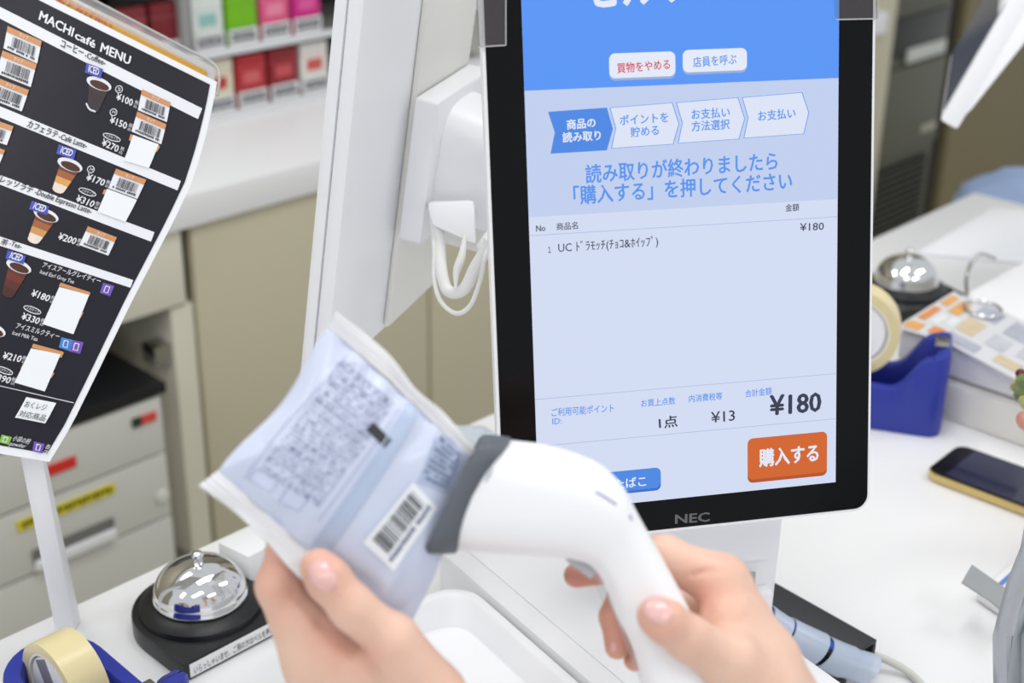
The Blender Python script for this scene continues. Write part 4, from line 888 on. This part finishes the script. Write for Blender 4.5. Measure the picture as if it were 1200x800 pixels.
part('status_light', tube([DS.at(*DS.px(x, y), .0001) for x, y in ((737.5, 603), (740, 609))], .0006, 8, 3), mat('status_violet', (150, 150, 190), .3), body, world=True)
part('trigger', tube([D(668, 650, SD), D(674, 656, SD), D(684, 663, SD), D(696, 672, SD)], lambda t: .0030, 12), mat('trigger_grey', (190, 192, 198), .4), sc_t, world=True, sm=60)
part('cord', tube([D(836, 960, SD), D(845, 1010, SD), D(850, 1080, SD), D(870, 1180, SD)], .004, 10), M_CHAR, sc_t, world=True, sm=60)

# ================================================================== hands
def surface_nets(F3, org, h):
    ins = F3 < 0; nx, ny, nz = F3.shape; c = np.zeros((nx-1, ny-1, nz-1), np.int8)
    for dx in (0, 1):
        for dy in (0, 1):
            for dz in (0, 1): c += ins[dx:nx-1+dx, dy:ny-1+dy, dz:nz-1+dz]
    act = (c > 0) & (c < 8); idx = -np.ones(act.shape, np.int64); I, J, K_3 = np.nonzero(act); idx[I, J, K_3] = np.arange(len(I))
    acc = np.zeros((len(I), 3)); cnt = np.zeros(len(I))
    cor = [(a, b, d) for a in (0, 1) for b in (0, 1) for d in (0, 1)]
    for p in cor:
        for ax in range(3):
            if p[ax]: continue
            q = list(p); q[ax] = 1
            f0 = F3[I+p[0], J+p[1], K_3+p[2]]; f1 = F3[I+q[0], J+q[1], K_3+q[2]]; m = (f0 < 0) != (f1 < 0); t = np.where(m, f0/(f0-f1+1e-20), 0)
            for k in range(3): acc[:, k] += np.where(m, p[k]+(t if k == ax else 0), 0)
            cnt += m
    V = (acc/cnt[:, None]+np.stack([I, J, K_3], 1))*h+org; Fs = []
    for ax in range(3):
        s0 = [slice(None)]*3; s1 = [slice(None)]*3; s0[ax] = slice(0, -1); s1[ax] = slice(1, None)
        a, b = ins[tuple(s0)], ins[tuple(s1)]; e = np.argwhere(a != b); o1, o2 = [(1, 2), (2, 0), (0, 1)][ax]
        ok = (e[:, o1] > 0) & (e[:, o2] > 0) & (e[:, o1] < F3.shape[o1]-1) & (e[:, o2] < F3.shape[o2]-1); e = e[ok]
        def g(d1, d2):
            q = e.copy(); q[:, o1] -= d1; q[:, o2] -= d2; return idx[q[:, 0], q[:, 1], q[:, 2]]
        Q = np.stack([g(1, 1), g(0, 1), g(0, 0), g(1, 0)], 1); fl = ~a[e[:, 0], e[:, 1], e[:, 2]]; Q[fl] = Q[fl][:, ::-1]; Fs.append(Q)
    return V, np.concatenate(Fs)
def smin(a, b, k):
    h = np.clip(.5+.5*(b-a)/k, 0, 1); return b*(1-h)+a*h-k*h*(1-h)
def cone(G, a, b, ra, rb):
    d = b-a; t = np.clip(sum((G[i]-a[i])*d[i] for i in range(3))/(d@d), 0, 1)
    return np.sqrt(sum((G[i]-a[i]-t*d[i])**2 for i in range(3)))-(ra+(rb-ra)*t)
def hand(name, palm, fingers, h, kp=.008, kf=.0012, nails=(), creases=(), lab=None, parent=None, flush=()):
    """palm: list of cones; fingers: list of chains [(px,py,depth,r mm)...]; all one continuous skin"""
    J = lambda q: (D(q[0], q[1], q[2]).astype(np.float32), q[3]/1000)
    pts = [J(q) for ch in list(palm)+list(fingers) for q in ch]
    lo = np.min([p-r for p, r in pts], 0)-.006; hi = np.max([p+r for p, r in pts], 0)+.006
    n = np.ceil((hi-lo)/h).astype(int)+1
    G = [ (lo[i]+np.arange(n[i], dtype=np.float32)*h).reshape([-1 if k == i else 1 for k in range(3)]).astype(np.float32) for i in range(3)]
    def chain(ch, k):
        r_ = None
        for q0, q1 in zip(ch[:-1], ch[1:]):
            (a, ra), (b, rb) = J(q0), J(q1); c = cone(G, a, b, ra, rb); r_ = c if r_ is None else smin(r_, c, k)
        return r_
    P_ = None
    for ch in palm:
        c = chain(ch, .006); P_ = c if P_ is None else smin(P_, c, kp)
    S_ = None
    for ch in fingers:
        c = chain(ch, .0035); S_ = c if S_ is None else smin(S_, c, kf)
    F3 = smin(P_, S_, .0065)
    for (x0, y0, d0, x1, y1, d1, dep_, w_) in creases:       # shallow skin folds between two points
        F3 = F3+dep_*np.exp(-np.clip((cone(G, D(x0, y0, d0), D(x1, y1, d1), 0, 0)/w_), 0, 6)**2).astype(np.float32)
    V, Q = surface_nets(F3, lo, h)
    o = part(name, ([tuple(v) for v in V], [tuple(int(i) for i in q) for q in Q]), skin, parent, world=True, sm=180, label=lab)
    me = o.data; at_ = me.attributes.new('flush', 'FLOAT', 'POINT'); val = np.zeros(len(V))
    for (x, y, d_, r_, s_) in flush: val = np.maximum(val, s_*np.exp(-(np.linalg.norm(V-D(x, y, d_), axis=1)/(r_/1000))**2))
    at_.data.foreach_set('value', val.astype(np.float32))
    tree = bvh(o)
    for (x, y, ang, ln, wd) in nails:                         # px centre, direction of the tip in degrees (photo), half length, half width in px
        t = math.radians(ang); ca, sa = math.cos(t), math.sin(t); V2, F2 = [], []; nn_, mm_ = 12, 10
        S_d = Drape(tree)
        for i in range(nn_+1):
            for j in range(mm_+1):
                u_ = -1+2*i/nn_; v_ = -1+2*j/mm_; wv = (1-max(0, u_)**3.2*.85)*(1-max(0, -u_)**2.6*.75); X = u_*ln; Y = v_*wd*max(.12, wv)**.6
                q = S_d.px(x+X*ca-Y*sa, y+X*sa+Y*ca); V2.append(tuple(S_d.at(q[0], q[1], .0006-.0005*v_*v_-.0003*max(0, -u_)**2)))
        F2 = [(i*(mm_+1)+j, i*(mm_+1)+j+1, (i+1)*(mm_+1)+j+1, (i+1)*(mm_+1)+j) for i in range(nn_) for j in range(mm_)]
        nb = part('nail', (V2, F2), M_NAIL, o, world=True, sm=80, label='pink fingernail')
        md = nb.modifiers.new('thickness', 'SOLIDIFY'); md.thickness = .0006; md.offset = -1
    return o
skin = bpy.data.materials.new('skin'); skin.use_nodes = True; nt = skin.node_tree; b_ = nt.nodes['Principled BSDF']
b_.inputs['Roughness'].default_value = .46; b_.inputs['Subsurface Weight'].default_value = .2; b_.inputs['Subsurface Radius'].default_value = (1, .32, .18); b_.inputs['Subsurface Scale'].default_value = .005
tc = nt.nodes.new('ShaderNodeTexCoord'); n1 = nt.nodes.new('ShaderNodeTexNoise'); n1.inputs['Scale'].default_value = 45; n1.inputs['Detail'].default_value = 4
nt.links.new(tc.outputs['Object'], n1.inputs['Vector'])
m1 = nt.nodes.new('ShaderNodeMix'); m1.data_type = 'RGBA'; m1.inputs[6].default_value = sr(224, 182, 160); m1.inputs[7].default_value = sr(235, 200, 179); nt.links.new(n1.outputs['Fac'], m1.inputs[0])
at_n = nt.nodes.new('ShaderNodeAttribute'); at_n.attribute_name = 'flush'
m2 = nt.nodes.new('ShaderNodeMix'); m2.data_type = 'RGBA'; m2.inputs[7].default_value = sr(208, 130, 112); nt.links.new(at_n.outputs['Fac'], m2.inputs[0]); nt.links.new(m1.outputs[2], m2.inputs[6]); nt.links.new(m2.outputs[2], b_.inputs['Base Color'])
n2 = nt.nodes.new('ShaderNodeTexNoise'); n2.inputs['Scale'].default_value = 260; n2.inputs['Detail'].default_value = 5; n2.inputs['Roughness'].default_value = .6; nt.links.new(tc.outputs['Object'], n2.inputs['Vector'])
vo = nt.nodes.new('ShaderNodeTexVoronoi'); vo.inputs['Scale'].default_value = 900; nt.links.new(tc.outputs['Object'], vo.inputs['Vector'])
ad = nt.nodes.new('ShaderNodeMath'); ad.operation = 'MULTIPLY_ADD'; ad.inputs[1].default_value = .25; nt.links.new(vo.outputs['Distance'], ad.inputs[0]); nt.links.new(n2.outputs['Fac'], ad.inputs[2])
bp_ = nt.nodes.new('ShaderNodeBump'); bp_.inputs['Strength'].default_value = .4; bp_.inputs['Distance'].default_value = .0012; nt.links.new(ad.outputs[0], bp_.inputs['Height']); nt.links.new(bp_.outputs[0], b_.inputs['Normal'])
M_NAIL = mat('nail', (240, 184, 178), .2, coat=.35, sss=.2, var=.05, vscale=100)
person = thing('person', 'person seen only as two bare hands, one holding the package and one gripping the scanner', 'person', Matrix.Translation(Vector(D(650, 900, .7))))
H_ = .00135
hand('left_hand',
  palm=[[(364, 778, .640, 11.5), (398, 850, .645, 15), (450, 940, .655, 20)], [(374, 800, .658, 12), (455, 945, .665, 19)], [(388, 825, .676, 11.5), (462, 950, .675, 18)], [(402, 850, .692, 10.5), (470, 950, .682, 16)],
        [(459, 755, .618, 11.5), (503, 818, .628, 15.5), (496, 900, .642, 19)], [(356, 728, .637, 11), (392, 772, .634, 12), (440, 850, .640, 17)], [(430, 790, .628, 10), (440, 850, .635, 15)], [(428, 800, .636, 13), (462, 890, .645, 18)], [(472, 950, .662, 25), (500, 1080, .64, 27), (530, 1240, .61, 31)]],
  fingers=[[(364, 778, .640, 11.5), (327, 686, .638, 10.2), (337, 640, .640, 8.8), (376, 612, .638, 7.8)],
           [(374, 800, .658, 11.8), (346, 705, .662, 10), (362, 655, .656, 8.8), (400, 630, .644, 7.6)],
           [(388, 825, .676, 11), (366, 738, .682, 9.5), (382, 690, .668, 8.3), (412, 668, .650, 7.2)],
           [(402, 850, .692, 10), (388, 775, .695, 8.4), (400, 735, .680, 7.4), (425, 715, .662, 6.4)],
           [(503, 818, .628, 14), (459, 751, .617, 11.0), (413, 712, .611, 9.6), (385, 679, .610, 9.3), (374, 665, .612, 8.4)]],
  h=H_, nails=[(378, 675, -128, 20, 15)],
  creases=[(346, 692, .628, 378, 728, .628, .0022, .0022), (378, 728, .628, 402, 742, .622, .0030, .0024), (402, 742, .620, 424, 760, .612, .0030, .0024), (392, 708, .600, 410, 726, .600, .0007, .0010), (398, 702, .600, 424, 716, .600, .0008, .0010), (404, 696, .600, 426, 708, .600, .0006, .0010),
           (392, 756, .620, 412, 768, .618, .0009, .0016), (425, 762, .606, 440, 790, .612, .0010, .002), (318, 662, .628, 345, 668, .628, .0012, .0016)],
  flush=[(374, 668, .603, 15, .5), (340, 690, .628, 16, .35), (395, 740, .62, 14, .55), (425, 765, .61, 12, .45), (330, 660, .63, 12, .5)], lab='bare left hand pinching the package', parent=person)
hand('right_hand',
  palm=[[(846, 682, .672, 12.5), (893, 775, .668, 17), (950, 890, .675, 22)], [(864, 725, .690, 12.5), (955, 900, .685, 20)], [(880, 770, .703, 12), (965, 910, .695, 18)], [(895, 810, .712, 11), (975, 920, .700, 16)],
        [(856, 776, .642, 13), (905, 838, .654, 18.5), (960, 920, .668, 22)], [(852, 728, .660, 13), (895, 800, .658, 17)], [(968, 925, .680, 26), (1010, 1080, .66, 28), (1060, 1240, .63, 32)]],
  fingers=[[(846, 682, .672, 12.2), (778, 652, .683, 10.2), (728, 664, .686, 7.6), (675, 674, .684, 6.0)],
           [(864, 725, .690, 12), (792, 716, .703, 9.8), (730, 702, .695, 7.8), (720, 722, .690, 7.0), (723, 758, .682, 5.9)],
           [(880, 770, .703, 11.5), (805, 765, .714, 9.4), (752, 735, .703, 7.6), (744, 773, .692, 5.6)],
           [(895, 810, .712, 10), (825, 815, .722, 8), (778, 800, .705, 6.6), (772, 832, .694, 5.6)],
           [(905, 838, .654, 15), (857, 777, .641, 12.4), (806, 747, .629, 9.9), (781, 729, .624, 9.4), (769, 721, .625, 8.6)]],
  h=H_, nails=[(771, 716, -152, 18, 14.5), (719, 758, 88, 6, 4)],
  creases=[(812, 680, .660, 826, 716, .652, .0030, .0026), (800, 676, .672, 838, 667, .660, .0022, .0016), (824, 700, .648, 850, 684, .650, .0018, .0014), (830, 712, .644, 858, 700, .646, .0014, .0013), (836, 728, .640, 852, 752, .636, .0012, .0012), (846, 664, .660, 866, 690, .655, .0009, .0013), (802, 722, .618, 820, 758, .618, .0007, .001), (811, 722, .619, 829, 754, .620, .0008, .001), (830, 735, .645, 855, 748, .640, .0016, .002)],
  flush=[(770, 722, .616, 14, .45), (678, 674, .68, 16, .75), (722, 750, .68, 22, .6), (744, 770, .69, 14, .6), (820, 700, .66, 16, .5), (850, 655, .665, 12, .25)], lab='bare right hand gripping the scanner', parent=person)
other = thing('person', 'another person of whom only one bare fingertip shows at the right edge', 'person', Matrix.Translation(Vector(D(1230, 520, 1.15))))
hand('hand', palm=[[(1245, 520, 1.16, 11), (1300, 560, 1.17, 30), (1380, 620, 1.18, 30)], [(1290, 520, 1.17, 24), (1320, 560, 1.17, 26)]], fingers=[[(1245, 520, 1.16, 10), (1215, 500, 1.15, 9), (1202, 492, 1.145, 8)], [(1262, 500, 1.17, 10), (1230, 470, 1.165, 9), (1215, 462, 1.162, 8)], [(1275, 545, 1.16, 10), (1235, 535, 1.155, 9), (1216, 528, 1.15, 8)], [(1285, 575, 1.16, 9), (1250, 570, 1.155, 8), (1235, 565, 1.15, 7.5)], [(1290, 480, 1.16, 11), (1255, 455, 1.14, 9.5), (1232, 448, 1.135, 8.5)]], h=.003, flush=[(1202, 492, 1.14, 16, .8)], lab='bare hand at the right edge', parent=other)
